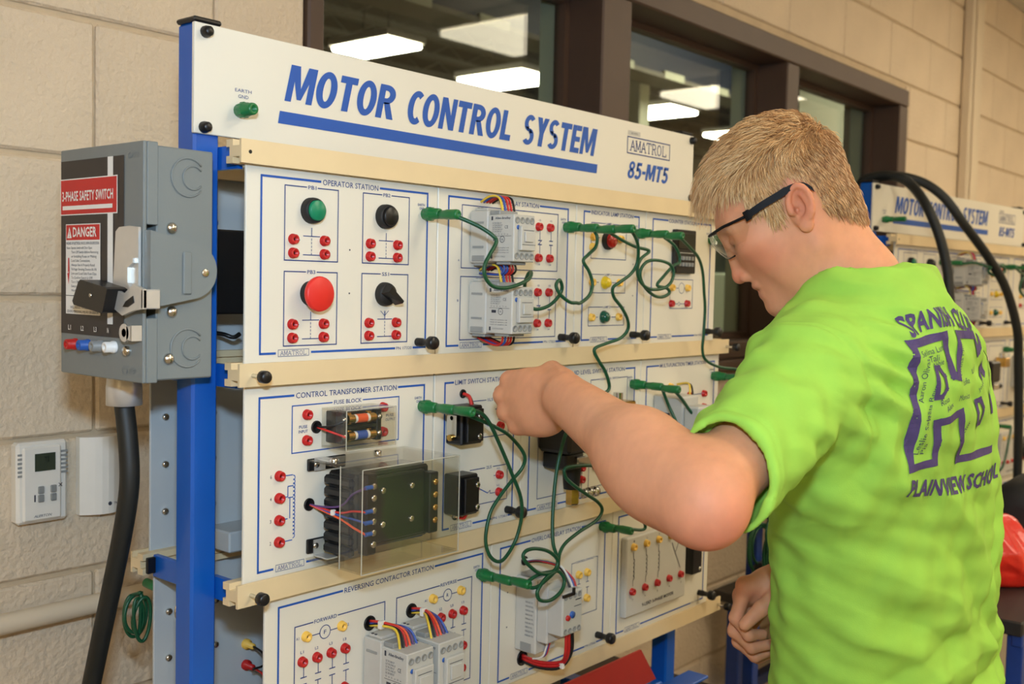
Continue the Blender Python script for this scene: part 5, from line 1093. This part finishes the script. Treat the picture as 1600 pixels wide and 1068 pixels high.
# --- shirt
mat('shirt', (156, 206, 74), .85, var=.05, scale=25, bump=.25, bscale=900, bdist=.001); mat('shirt_ink', (78, 62, 108), .8, var=.12, scale=90); mat('shirt_ink_dark', (58, 56, 92), .8, var=.1)
C = Field((.94, -.74, -.66), (1.70, -.20, .09), .0034)
HEM = SL+(EL-SL)*.84
torso(C, 0.0, .03); SP = NB+np.array([0, 0, -.052])
C.cap(SP+TL*.02, SL+np.array([0, 0, .004]), .056, .062, .05); C.cap(SP-TL*.02, SR+np.array([0, 0, .006]), .058, .062, .05)
C.cap(SP-TF*.02+np.array([0, 0, .0]), SP-TF*.02+np.array([0, 0, .018]), .070, .068, .04); C.ell(NB-TF*.055+np.array([.01, 0, -.10]), (.10, .070, .10), .06)
C.cap(SL+np.array([.0, 0, .0]), SL+(EL-SL)*.95, .066, .0550, .035); C.cap(SR, SR+(ER-SR)*.55, .068, .064, .03)
C.ell(SL+np.array([.06, -.01, -.09]), (.07, .06, .08), .05)
# openings: neck, sleeves, hem
nd = (HO+HM[0]*-.03+HM[1]*-.03)-NB; nd /= np.linalg.norm(nd)
C.cap(NB-nd*.02, NB+nd*.2, .0655, .066, .006, 'sub')
hn_ = (EL-SL)/np.linalg.norm(EL-SL); hn_ = hn_+np.array([-.06, .0, .42]); hn_ /= np.linalg.norm(hn_)
sl, (X, Y, Z) = C.sub((.90, -.62, -.36), (1.16, -.32, .0))
dn = (X-HEM[0])*hn_[0]+(Y-HEM[1])*hn_[1]+(Z-HEM[2])*hn_[2]; reg = (dn > 0) & (((X-HEM[0])**2+(Y-HEM[1])**2+(Z-HEM[2])**2) < .14**2); C.d[sl] = np.where(reg, np.maximum(C.d[sl], dn), C.d[sl])
ad_ = (EL-SL)/np.linalg.norm(EL-SL); C.cap(HEM-ad_*.02, HEM+ad_*.12, .0490, .0500, .004, 'sub')
hr = (ER-SR)/np.linalg.norm(ER-SR); HR = SR+(ER-SR)*.55; sl, (X, Y, Z) = C.sub(HR-.11, HR+.11); dn = (X-HR[0])*hr[0]+(Y-HR[1])*hr[1]+(Z-HR[2])*hr[2]; C.d[sl] = np.where(dn > 0, np.maximum(C.d[sl], dn), C.d[sl])
Vs, Qs = C.mesh(); Vs = smooth_v(Vs, Qs, 2)
# cloth folds, as waves across chosen directions that fade out with distance
def fold(V, c, n, sig, wave, amp, t=None, bend=0.):
    V = V+WARP; q = V-np.array(c); n = np.array(n)/np.linalg.norm(n); s_ = q@n; r2 = ((q/np.array(sig))**2).sum(1)
    if t is not None: s_ = s_+bend*(q@(np.array(t)/np.linalg.norm(t)))**2
    return amp*np.exp(-r2)*(1-2*np.abs(np.mod(s_/wave+.25, 1)-.5)*2*.9)
def soft(x): return np.tanh(x*1.0)
WARP = sum(np.outer(np.sin(Vs@k_*2*math.pi/w_+p_), a_)*.012 for k_, a_, w_, p_ in [(v[0]/np.linalg.norm(v[0]), v[1]/np.linalg.norm(v[1]), rng.uniform(.12, .30), rng.uniform(0, 6.28)) for v in rng.normal(size=(8, 2, 3))])
Ns = normals(Vs, Qs); hgt = np.zeros(len(Vs))
arc = np.array([1.17, -.47, -.17])
hgt += fold(Vs, arc, (.55, .2, .8), (.10, .12, .10), .034, .0050, (.8, .0, -.5), 1.5)
hgt += fold(Vs, SL+np.array([.02, -.05, -.03]), (.7, .1, .5), (.09, .09, .09), .040, .0032, (.3, 0, -1), 2.)
hgt += fold(Vs, (1.05, -.52, -.15), (.45, 0, .9), (.08, .08, .06), .030, .0022, (1, 0, 0), 3.)
hgt += fold(Vs, (1.28, -.60, -.36), (.45, 0, .9), (.20, .16, .13), .085, .0060, (1, 0, -.3), 1.2)
hgt += fold(Vs, (1.36, -.60, -.50), (-.35, 0, .93), (.24, .16, .09), .080, .0060, (1, 0, .3), 1.0)
hgt += fold(Vs, (1.52, -.56, -.30), (1, -.2, .10), (.07, .14, .24), .044, .0050, (0, 0, 1), .25)
hgt += fold(Vs, (1.36, -.56, -.13), (.75, 0, .65), (.12, .12, .10), .050, .0026, (0, 0, 1), 1.)
hgt += fold(Vs, (1.25, -.52, -.03), (.3, .2, 1), (.12, .10, .05), .034, .0020, (1, 0, 0), 2.)
# a little crumple everywhere
for _ in range(10):
    k = rng.normal(size=3); k /= np.linalg.norm(k); hgt += .0006*np.sin(Vs@k*2*math.pi/rng.uniform(.03, .075)+rng.uniform(0, 6.28))
hd = np.abs((Vs-HEM)@hn_+.012); hem_m = (np.linalg.norm(Vs-HEM, axis=1) < .12); hgt -= np.where(hem_m, .0012*np.exp(-(hd/.002)**2), 0)
# shoulder seam of the sleeve
sd = (Vs-(SL+(EL-SL)*.06))@(np.array([-.93, -.05, -.30])/np.linalg.norm([-.93, -.05, -.30])); hgt -= np.where(np.linalg.norm(Vs-SL, axis=1) < .12, .0018*np.exp(-(sd/.0030)**2), 0)
Vs = Vs+Ns*(1.35*hgt)[:, None]; Vs = smooth_v(Vs, Qs, 1)
shirt = np_obj('t_shirt', Vs, Qs, 'shirt', PER); tag(shirt, 'lime green short sleeved t-shirt with purple back print')
# ribbed collar
rp = []
e1 = np.cross(nd, [0, 0, 1.]); e1 /= np.linalg.norm(e1); e2 = np.cross(nd, e1)
bvs = BVHTree.FromPolygons([tuple(v) for v in Vs], [tuple(q) for q in Qs])
# --- back print laid on the cloth: u to the viewer's right across the back, v up
BC = np.array([1.3525, -.4722, -.165]); BU = -TL
def on_back(u_, v_, lift=.0011):
    o = BC+BU*u_+UPV*v_-TF*.5; h = bvs.ray_cast(Vector(o), Vector(TF))
    return None if h[0] is None or h[1].dot(Vector(TF)) > -.12 else (np.array(h[0])-TF*lift)
def back_print(name, polys, m_, parent):
    """polys: list of 2-D triangles/quads (u, v); each is split fine enough to follow the cloth"""
    bm = bmesh.new()
    for vs_, fs_ in polys:
        vv = [bm.verts.new((a, b, 0)) for a, b in vs_]
        for f_ in fs_:
            try: bm.faces.new([vv[i] for i in f_])
            except ValueError: pass
    bmesh.ops.triangulate(bm, faces=bm.faces)
    for _ in range(5):
        ed = [e for e in bm.edges if e.calc_length() > .010]
        if not ed: break
        bmesh.ops.subdivide_edges(bm, edges=ed, cuts=1); bmesh.ops.triangulate(bm, faces=bm.faces)
    bad = []
    for v in bm.verts:
        p = on_back(v.co.x, v.co.y)
        if p is None: bad.append(v)
        else: v.co = p-np.array(ORG[PER.name])
    bmesh.ops.delete(bm, geom=bad, context='VERTS')
    bmesh.ops.recalc_face_normals(bm, faces=bm.faces)
    me = bpy.data.meshes.new(name); bm.to_mesh(me); bm.free(); me.materials.append(MATS[m_]); o = bpy.data.objects.new(name, me); COL.objects.link(o); o.parent = parent; return o
def txt2(s_, u0, u1, v0, v1, bold=.02, arcv=0., rot=0., slab=False):
    vs_, fs_ = glyphs(s_, bold, 0, 2); a0 = min(p[0] for p in vs_); a1 = max(p[0] for p in vs_); h1 = max(p[1] for p in vs_); h0 = min(p[1] for p in vs_); uc = (u0+u1)/2
    out = []
    for a, b in vs_:
        t_ = (a-a0)/(a1-a0); w_ = (b-h0)/(h1-h0); u_ = u0+(u1-u0)*t_; v_ = v0+(v1-v0)*w_+arcv*(1-(2*t_-1)**2)
        if rot: c_, s2 = math.cos(rot), math.sin(rot); du, dv_ = u_-u0, v_-v0; u_, v_ = u0+du*c_-dv_*s2, v0+du*s2+dv_*c_
        out.append((u_, v_))
    return (out, fs_)
def band(pts, w_, closed=True):
    """thick outline along a polygon"""
    out = []; n = len(pts)
    for i in range(n if closed else n-1):
        a = Vector(pts[i]); b = Vector(pts[(i+1) % n]); d_ = (b-a).normalized(); nn = Vector((-d_.y, d_.x))*w_/2; a = a-d_*w_/2; b = b+d_*w_/2
        out.append(([tuple(a+nn), tuple(a-nn), tuple(b-nn), tuple(b+nn)], [(0, 1, 2, 3)]))
    return out
# --- lettering and marks of the back print
ink = [txt2('SPANISH CLUB', -.130, .002, .113, .136, .035, .014), txt2('PLAINVIEW SCHOOL', -.115, .112, -.070, -.049, .035, -.005)]
PL = [[(-.132, .107), (-.079, .117), (-.074, .092), (-.066, .071), (-.056, .069), (-.052, .118), (.000, .116), (.012, .095), (.030, .112), (.075, .106), (.080, .02)],
      [(-.132, .107), (-.128, .067), (-.1225, .017), (-.1165, -.036), (-.077, -.031), (-.080, -.009), (-.088, .016), (-.043, .026), (-.020, -.033), (.078, -.029)]]
big = []
for pl_ in PL: big += band(pl_, .0095, False)
big += band([(-.099, .080), (-.092, .080), (-.081, .070), (-.080, .056), (-.088, .047), (-.0955, .046)], .0060, True)
big += band([(.004, .036), (.014, .038), (.030, .026), (.030, .008), (.014, .006)], .0065, True); big += band([(.020, .066), (.036, .078), (.050, .068)], .009, False)
back_print('back_lettering', ink, 'shirt_ink', shirt); back_print('back_emblem', big, 'shirt_ink', shirt)
sig = []
names = ('Leslie Salas', 'Aaron Olivas', 'Isela Reyna', 'Selina Luna', 'Tali', 'Abbie', 'Diana Mora', 'Rosa', 'Alex', 'Hector', 'Monica', 'Luis', 'Pia', 'Sofia', 'Jose M')
spots = ((-.108, -.020, 1.5), (-.112, .040, 1.5), (-.100, .020, 1.45), (-.122, .092, .2), (-.108, .086, .15), (-.102, .078, .3), (-.046, .070, 1.5), (-.088, .036, .3), (-.078, .028, .4), (-.030, -.010, 1.2), (-.052, .040, .1), (-.018, .070, .5), (-.098, -.020, 1.5), (-.046, .058, .1), (.010, .046, .8))
for n_, (u_, v_, r_) in zip(names, spots): sig.append(txt2(n_, u_, u_+.0042*len(n_), v_, v_+.0070, -.004, rot=r_))
back_print('signatures', sig, 'shirt_ink_dark', shirt)
# --- hair: a close cap plus separate strands combed forward on top and down at the sides
def haircol(name):
    m = mat(name, (204, 150, 94), .5, var=.22, scale=60, bump=.5, bscale=240, bdist=.002, spec=.35); return m
haircol('hair_cap')
mh = mat('hair', (206, 160, 104), .42, var=.0, spec=.4); nt = mh.node_tree; a_ = nt.nodes.new('ShaderNodeVertexColor'); a_.layer_name = 'tone'; nt.links.new(a_.outputs['Color'], nt.nodes['Principled BSDF'].inputs['Base Color'])
def hair_w(P):
    """how far inside the hairline (metres, positive inside)"""
    F_, U_, L_ = P[:,0], P[:,1], np.abs(P[:,2])
    front = np.where(U_ > .060, .080-F_+(U_-.075)*.8, np.where(U_ > .018, .050-F_+np.clip(U_-.045, 0, 1)*1.2, .034-F_))
    side = U_+.008; back = U_+.052-np.clip(F_+.064, 0, 1)*1.05
    low = np.where(F_ > -.004, side, back); ear_ = np.sqrt(((F_+.010)/.021)**2+((U_-.002)/.033)**2)-1.
    w_ = np.minimum(front, low); w_ = np.where(L_ > .055, np.minimum(w_, ear_*.02), w_); return np.where(L_ > .0795, -1, w_)
hw = hair_w(hv); keep = hw > .001
qk = keep[Qh].all(1); uq = np.unique(Qh[qk]); remap = np.full(len(hv), -1); remap[uq] = np.arange(len(uq))
noise = sum(.0011*np.sin(hv@k_*2*math.pi/s_+p_) for k_, s_, p_ in [(v/np.linalg.norm(v), rng.uniform(.012, .03), rng.uniform(0, 6)) for v in rng.normal(size=(6, 3))])
lift = np.clip(hw/.02, 0, 1)*(.0030+.0055*np.clip((hv[:,1]-.03)/.06, 0, 1)+noise*.25)
cap_v = (hv+hn*lift[:, None])[uq]; hair_cap = np_obj('hair_cap', h2w(cap_v), remap[Qh[qk]], 'hair_cap', PER); hair_cap.name = 'hair'; tag(hair_cap, 'short blond hair')
idx = np.where(hw > .002)[0]; NSTR = 15000; pick = rng.choice(idx, NSTR); R0 = hv[pick]+rng.normal(size=(NSTR, 3))*.0007; Nn = hn[pick]
wtop = np.clip((R0[:,1]-.045)/.045, 0, 1)[:, None]; wtop = wtop*wtop*(3-2*wtop)
clump = np.stack([np.sin(R0@k_*2*math.pi/.018+p_) for k_, p_ in [(v/np.linalg.norm(v), rng.uniform(0, 6)) for v in rng.normal(size=(3, 3))]], 1)
tdir = wtop*np.array([1., .10, 0.])+(1-wtop)*np.array([-.22, -1., 0.])
tdir = tdir+np.where(R0[:, [0]] > .02, 1, 0)*(1-wtop)*np.array([.35, .0, 0]); tdir = tdir+np.sign(R0[:, [2]])*np.array([0, 0, .25])*wtop+clump*(.06+.20*wtop)+rng.normal(size=(NSTR, 3))*.13
tdir -= Nn*(tdir*Nn).sum(1, keepdims=True)*.95; tdir /= np.linalg.norm(tdir, axis=1, keepdims=True)+1e-9
frg = np.clip((R0[:,0]-.045)/.03, 0, 1)*np.clip((R0[:,1]-.045)/.02, 0, 1)
Ln = (.012+.013*wtop[:,0]+.010*frg)*rng.uniform(.7, 1.2, NSTR); lf = (.0020+.0065*wtop[:,0])*rng.uniform(.5, 1.9, NSTR)*np.clip(hw[pick]/.010, .25, 1)
gv = np.array([0, 0, -1.])@HM.T
pts_ = []
for s_ in np.linspace(0, 1, 6):
    pts_.append(R0+Nn*(lf*(1-(1-s_)**2)+lift[pick]*(.4+.6*min(1, s_*2)))[:, None]+tdir*(Ln*s_)[:, None]+gv[None]*((.006+.016*frg)*s_**2*Ln/.03)[:, None]-Nn*(frg*0)[:, None])
pts_ = np.stack(pts_, 1)
# keep every strand outside the skull
cen = np.array([.002, .030, 0]); rad_ = np.array([.094, .084, .079])
q_ = (pts_-cen)/rad_; rr = np.linalg.norm(q_, axis=2, keepdims=True); push = (rr < 1.0) & (pts_[:,:,1:2] > -.03); pts_ = np.where(push, cen+q_/rr*rad_*1.0, pts_) if False else pts_
sidev = np.cross(tdir, Nn); wid = rng.uniform(.00035, .00065, NSTR)
tp = np.array([1, 1, .95, .8, .55, .15]); ring = []
for a in range(3):
    th = 2*math.pi*a/3; ring.append(pts_+(sidev*math.cos(th)+Nn*math.sin(th))[:, None, :]*(wid[:, None]*tp[None])[:, :, None])
RV = np.stack(ring, 2); SV = h2w(RV.reshape(-1, 3)); base = (np.arange(NSTR)*18)[:, None, None, None]; lv_ = np.arange(5)[None, :, None, None]*3; a_i = np.arange(3)[None, None, :, None]; a_n = (np.arange(3)+1)[None, None, :, None] % 3
SQ = np.concatenate([base+lv_+a_i, base+lv_+a_n, base+lv_+3+a_n, base+lv_+3+a_i], 3).reshape(-1, 4)
c0 = np.array(lin((164, 112, 66))); c1 = np.array(lin((230, 178, 118))); c2 = np.array(lin((252, 218, 164))); tt = np.clip(rng.normal(.5, .28, NSTR)+.25*frg-.12*(R0[:,0] < -.03)+.12*clump[:,0], 0, 1)[:, None]
sc_ = np.where(tt < .5, c0+(c1-c0)*tt*2, c1+(c2-c1)*(tt*2-1)); scol = np.repeat(sc_, 18, 0)
so = np_obj('hair_strands', SV, SQ, 'hair', hair_cap, cols=scol); tag(so, kind='stuff')
# --- safety glasses (worn, so a thing of their own)
mat('frame_black', (14, 14, 16), .6, var=.08, spec=.2); clear_mat('lens', (.97, .97, .95), 1.40, .01, .0)
GL = thing('safety_glasses', h2w((.10, .0, 0)), 'clear wraparound safety glasses with black temple arms on the face', 'glasses')
def lens_pt(th, u_, dr=0.): return h2w((.030+(.079+dr)*math.cos(th)-.002*(u_/.02)**2+min(0, u_-.005)*.32, u_+.006*(1-math.cos(th)), (.073+dr)*math.sin(th)))
n1, n2 = 36, 8; th_ = np.linspace(-1.25, 1.25, n1+1)
def u_low(t_): return -.0195-.003*math.cos(t_)*0+.022*max(0, (abs(t_)-.75)/.5)**1.5+.012*math.exp(-(t_/.16)**2)
def u_top(t_): return .0185-.004*max(0, (abs(t_)-.8)/.45)
Vl = []; 
for dr in (0, .0020):
    for t_ in th_:
        for j in range(n2+1): Vl.append(lens_pt(t_, u_low(t_)+(u_top(t_)-u_low(t_))*j/n2, dr))
Ql = []; M_ = (n1+1)*(n2+1)
for i in range(n1):
    for j in range(n2):
        a = i*(n2+1)+j; Ql.append((a, a+n2+1, a+n2+2, a+1)); Ql.append((M_+a, M_+a+1, M_+a+n2+2, M_+a+n2+1))
np_obj('clear_lens', np.array(Vl), np.array(Ql), 'lens', GL)
rim = MB().tube([lens_pt(t_, u_top(t_), .001) for t_ in th_], .0019, 'frame_black', 8, 1).build('brow_bar', GL)
MB().tube([lens_pt(t_, u_low(t_), .001) for t_ in th_ if abs(t_) < .62], .0010, 'frame_black', 6, 1).build('lower_rim', GL)
for s in (1, -1):
    pa = [(.055, .0185, .0745*s), (.048, .019, .0775*s), (.030, .0215, .0795*s), (.008, .0230, .0790*s), (-.010, .0245, .0775*s), (-.024, .0200, .0765*s), (-.031, .0100, .0755*s)]
    pa = crom([Vector(p) for p in pa], 6); vs = []; fs = []
    for i, p in enumerate(pa):
        f_ = i/(len(pa)-1); h_ = .0062 if f_ < .18 else (.0044 if f_ < .6 else .0034); t_ = .0016
        for du, dl in ((-h_, -t_), (h_, -t_), (h_, t_), (-h_, t_)): vs.append(h2w((p.x, p.y+du, p.z+dl)))
    for i in range(len(pa)-1):
        for k in range(4): fs.append((i*4+k, i*4+(k+1) % 4, i*4+4+(k+1) % 4, i*4+4+k))
    fs += [(0, 1, 2, 3), tuple(len(vs)-4+k for k in (3, 2, 1, 0))]
    MB().add(vs, fs, 'frame_black', False).build('temple_arm', GL)
# --- trousers and shoes (below the picture's edge)
mat('jeans', (58, 70, 98), .85, var=.12, scale=60, bump=.2, bscale=600); mat('shoe', (46, 44, 44), .6)
Jn = Field((1.12, -.75, FLOOR+.04), (1.76, -.18, -.52), .010)
hip = np.array([1.440, -.465, -.62])
Jn.ell(hip+np.array([0, 0, -.02]), (.185, .125, .12), 0, R=np.stack([TL, TF, UPV])); 
for s in (1, -1):
    hj = hip+TL*.09*s+np.array([0, 0, -.06]); kn = hj+np.array([0, 0, -.40])+TF*.02; an = kn+np.array([0, 0, -.36])-TF*.02; Jn.cap(hj, kn, .092, .066, .04); Jn.cap(kn, an, .066, .056, .03)
Vj, Qj = Jn.mesh(); np_obj('jeans', smooth_v(Vj, Qj, 2), Qj, 'jeans', PER)
for s in (1, -1):
    Sh = Field((1.1, -.8, FLOOR), (1.8, 0, FLOOR+.14), .008); an = hip+TL*.09*s; an[2] = FLOOR+.05; Sh.cap(an-TF*.05, an+TF*.14+np.array([0, 0, -.012]), .045, .036, 0); Sh.cap(an, an+np.array([0, 0, .05]), .05, .045, .03); Sh.plane((0, 0, FLOOR+.002), (0, 0, -1)); Vq, Qq = Sh.mesh(); np_obj('shoe', smooth_v(Vq, Qq, 1), Qq, 'shoe', PER)
# ------------------------------------------------------------------ the second rack further along the wall (a copy, turned a little)
AN = math.radians(-4.3); RM = Matrix.Translation((2.690, .074, -.004)) @ Matrix.Rotation(AN, 4, 'Z') @ Matrix.Translation((-.695, -.05, 0))
def copy_tree(o, parent=None):
    c = o.copy(); COL.objects.link(c); c.parent = parent
    for ch in [x for x in bpy.data.objects if x.parent == o]: copy_tree(ch, c)
    return c
far_lab = {'rack_frame': 'farther blue rack frame with aluminium rails behind the green t-shirt', 'header_sign': 'farther cream header sign crossed by two black cables'}
for o in list(RACK):
    if o.name.startswith('rear_panel'): continue
    c = copy_tree(o); c.matrix_world = RM @ Matrix.Translation(o.location); base_n = o.name.split('.')[0]
    c['label'] = far_lab.get(base_n, 'cream %s panel on the farther rack' % base_n.replace('_', ' '))
    if 'group' in c: c['group'] = 'panels of the farther rack'
    ORG[c.name] = Vector(o.location)
    if base_n == 'header_sign': sg2 = c
def R2(x, y, z): return tuple(RM @ Vector((x, y, z)))
lab2 = ('green ground lead bundled over the relays of the farther rack', 'green ground lead beside the counter of the farther rack', 'green ground lead in the middle row of the farther rack', 'green ground lead in the bottom row of the farther rack')
L2 = ([(1.0008, -.06, .085), (1.04, -.08, .088), (1.09, -.10, .078), (1.16, -.10, .086), (1.20, -.10, .070), (1.14, -.10, .055), (1.08, -.10, .066), (1.12, -.10, .082), (1.19, -.09, .060), (1.25, -.08, .070), (1.3055, -.062, .083)],
      [(1.3055, -.09, .083), (1.35, -.09, .070), (1.42, -.08, .060), (1.46, -.08, .03), (1.43, -.08, .0), (1.38, -.08, .02), (1.40, -.08, .055), (1.46, -.08, .075), (1.501, -.06, .085)],
      [(1.0012, -.06, -.164), (1.04, -.08, -.175), (1.08, -.08, -.21), (1.05, -.08, -.25), (1.12, -.08, -.26), (1.19, -.06, -.17)],
      [(1.1235, -.06, -.412), (1.18, -.09, -.42), (1.20, -.10, -.46), (1.15, -.10, -.50), (1.25, -.10, -.49), (1.35, -.08, -.42), (1.4212, -.06, -.392)])
PJ = ([(1.0008, -.0278, .087), (1.3055, -.0278, .087)], [(1.3055, -.06, .085), (1.501, -.0278, .087)], [(1.0012, -.0278, -.1642), (1.19, -.0278, -.1640)], [(1.1235, -.0278, -.413), (1.4212, -.0278, -.392)])
for pts, lb, pj in zip(L2, lab2, PJ):
    t = thing('ground_lead', R2(*pts[0]), lb, 'cable', 'green ground leads on the farther rack'); MB().tube([R2(*p) for p in pts], .0036, 'green_wire', 8, 6).build('cord', t)
    for p in pj: o = inst(PLG, t, R2(*p), 'banana_plug'); o.rotation_euler.z = AN
inst(PLG, sg2, (.7412, .016, .1912), 'banana_plug')
for nm, pts, lb in (('a', [(2.76, .16, -.3), (2.775, .155, .10), (2.765, .145, .27), (2.765, .10, .302), (2.762, .04, .297), (2.762, 0, .270), (2.730, -.05, .213), (2.735, -.08, .142), (2.742, -.10, .061), (2.742, -.11, -.02), (2.75, -.13, -.2), (2.76, -.15, -.5), (2.80, -.15, -.82)], 'inner black cable arching down over the farther sign'),
                    ('b', [(2.83, .17, -.3), (2.85, .165, .10), (2.86, .155, .28), (2.885, .11, .314), (2.920, .04, .300), (2.936, -.02, .256), (2.966, -.065, .186), (3.064, -.10, .104), (3.14, -.13, .017), (3.190, -.15, -.092), (3.22, -.15, -.185), (3.25, -.15, -.35), (3.27, -.15, -.55), (3.28, -.15, -.82)], 'outer black cable in a wide arch over the farther sign')):
    tag(MB().tube(pts, .0125, 'rubber', 10, 6).build('black_cable'), lb, 'cable')
# ------------------------------------------------------------------ benches and what lies on them
mat('bench_top', (38, 34, 32), .5, var=.1); mat('bag_red', (224, 40, 24), .3, var=.06, coat=.4, bump=.5, bscale=28, bdist=.01); mat('bench_blue', (30, 62, 138), .4, var=.06)
def bench(x0, x1, y0, y1, z, label, ang=0.):
    t = thing('workbench', ((x0+x1)/2, (y0+y1)/2, FLOOR), label, 'workbench', 'blue framed workbenches'); MB().box(x0, x1, y0, y1, z-.028, z, 'bench_top', .003).build('bench_top', t)
    for x in (x0+.03, x1-.07):
        for y in (y0+.03, y1-.07): MB().box(x, x+.04, y, y+.04, FLOOR, z-.028, 'bench_blue', .003).build('leg', t)
    for y in (y0+.032, y1-.068): MB().box(x0+.07, x1-.07, y, y+.036, z-.078, z-.030, 'bench_blue', .002).build('apron_rail', t)
    for y in (y0+.035, y1-.065): MB().box(x0+.07, x1-.07, y, y+.03, FLOOR+.30, FLOOR+.335, 'bench_blue', .002).build('foot_rail', t)
    return t
bench(.668, 1.98, -.17, .46, -.836, 'blue framed workbench under the near rack'); bench(2.62, 4.02, -.20, .46, -.840, 'blue framed workbench carrying the farther rack')
t = thing('side_table', (2.9, -.32, FLOOR), 'narrow black topped table with blue legs holding the red bag', 'table')
MB().box(2.16, 3.60, -.46, -.205, -.650, -.622, 'bench_top', .003).build('table_top', t); MB().box(2.18, 3.58, -.456, -.436, -.676, -.651, 'bench_blue', .002).build('apron_rail', t); MB().box(2.18, 3.58, -.23, -.21, -.676, -.651, 'bench_blue', .002).build('apron_rail', t)
for x in (2.19, 2.50, 3.54):
    for y in (-.455, -.24): MB().box(x, x+.03, y, y+.03, FLOOR, -.651, 'bench_blue', .002).build('leg', t)
    MB().box(x+.004, x+.026, -.425, -.24, -.90, -.87, 'bench_blue', .002).build('foot_rail', t)
# red bag: a slumped plastic sack
Bg = Field((2.20, -.50, -.63), (2.95, -.10, -.36), .006); Bg.ell((2.50, -.325, -.575), (.150, .115, .065), 0); Bg.ell((2.45, -.33, -.535), (.085, .075, .075), .05); Bg.cap((2.44, -.33, -.50), (2.42, -.32, -.465), .026, .012, .04); Bg.plane((0, 0, -.6215), (0, 0, -1))
Vq, Qq = Bg.mesh(); Nq = normals(Vq, Qq); hq = sum(.0050*np.abs(np.sin(Vq@k_*math.pi/s_+p_)) for k_, s_, p_ in [(v/np.linalg.norm(v), rng.uniform(.05, .12), rng.uniform(0, 6)) for v in rng.normal(size=(6, 3))])
Vq = Vq-Nq*(hq*np.clip((Vq[:,2]+.618)/.02, 0, 1))[:, None]; tag(np_obj('plastic_bag', Vq, Qq, 'bag_red', None, (2.48, -.32, -.6215)), 'crumpled red plastic bag on the narrow black table', 'bag')
t = thing('electric_motor', (2.80, -.31, -.622), 'black motor housing lying on the table behind the red bag', 'motor')
MB().lathe((2.66, -.315, -.525), (1, .05, 0), [(0, .03), (.004, .075), (.03, .088), (.20, .088), (.23, .075), (.235, .03)], 'black_soft', 24).build('motor_body', t); MB().box(2.70, 2.86, -.38, -.25, -.622, -.600, 'black_soft', .003).build('motor_base', t); MB().cyl((2.89, -.304, -.525), (2.94, -.302, -.525), .012, 'steel').build('motor_shaft', t)
t = thing('rope_coil', (2.78, -.36, -.45), 'short piece of white twisted rope lying on the black motor', 'rope')
for q in range(2): MB().tube([(2.70+.16*k/30, -.335+.007*math.cos(k*1.1+q*math.pi), -.430+.007*math.sin(k*1.1+q*math.pi)) for k in range(31)], .0065, 'wire_white', 6, 2).build('strand', t)
# floor stand with spare leads between the two racks
t = thing('lead_stand', (2.08, .06, FLOOR), 'dark blue post stand with black pouch between the two racks', 'stand')
MB().box(2.066, 2.092, .048, .074, FLOOR+.012, -.50, 'bench_blue', .002).build('post', t); MB().box(1.99, 2.17, -.03, .15, FLOOR, FLOOR+.012, 'bench_blue', .003).build('base', t); MB().cyl((2.078, .048, -.505), (2.078, -.005, -.495), .005, 'black').build('hook', t); MB().box(2.03, 2.12, -.010, .047, -.66, -.575, 'black_soft', .012).build('pouch', t)
t = thing('ground_lead', (2.07, .02, -.60), 'bundle of spare green leads hooked on the stand right of the near rack', 'cable')
pts = [(2.062+(.040+.012*math.sin(k*.31))*math.cos(k*.72), .022+.018*math.sin(k*.37), -.545+(.052+.014*math.cos(k*.23))*math.sin(k*.72)) for k in range(54)]
MB().tube(pts, .0030, 'green_wire', 7, 4).build('cord', t); MB().tube([(2.02, .0, -.545), (2.00, -.005, -.50), (2.03, 0, -.47), (2.075, .0, -.488), (2.11, .0, -.53), (2.10, -.02, -.60), (2.05, -.03, -.66), (2.01, -.03, -.63)], .0030, 'green_wire', 7, 6).build('cord', t); MB().cyl((2.01, -.03, -.63), (2.00, -.03, -.665), .006, 'green').build('banana_plug', t)
# red tray and blue channel lying below the bottom rail
t = thing('parts_tray', (1.22, -.06, -.70), 'red sheet metal tray leaning below the bottom rail', 'tray'); MB().add([(.95, -.030, -.6145), (1.505, -.030, -.6125), (1.53, -.045, -.665), (.95, -.045, -.665), (.95, -.026, -.6145), (1.505, -.026, -.6125), (1.53, -.041, -.665), (.95, -.041, -.665)], [(0,3,2,1), (4,5,6,7), (0,1,5,4), (1,2,6,5), (2,3,7,6), (3,0,4,7)], 'dark_red_panel').build('tray_front', t)
MB().box(.95, 1.52, -.041, .046, -.668, -.665, 'dark_red_panel').build('tray_bottom', t)
for x in (1.0, 1.44): MB().box(x, x+.02, -.03, .04, -.80, -.668, 'dark_red_panel', .002).build('tray_foot', t)
t = thing('blue_channel', (1.30, -.08, -.80), 'blue steel channel running along the rack base below the red tray', 'channel'); MB().box(.80, 1.62, -.095, -.055, -.676, -.671, 'blue', .001).box(.80, 1.62, -.060, -.055, -.70, -.676, 'blue').build('channel_web', t)
for x in (.9, 1.55): MB().box(x, x+.03, -.09, -.06, -.837, -.70, 'blue', .002).build('support', t)
# small pieces that cannot be picked apart in the photograph stay joined
for o in bpy.data.objects:
    if o.name.split('.')[0] in ('terminal_screws', 'crimp_lugs', 'fuse_clips', 'signatures', 'back_lettering', 'hair_strands', 'coil_ribs', 'vent_slots', 'mounting_clip', 'wire_loom', 'loose_wires', 'power_wires', 'control_wires', 'hookup_wire', 'transformer_wires', 'fuse_wire', 'switch_wires', 'timer_wires'): o['kind'] = 'stuff'
# ------------------------------------------------------------------ lift the whole place so that the floor is z = 0
for o in bpy.data.objects:
    if o.parent is None: o.location.z += -FLOOR
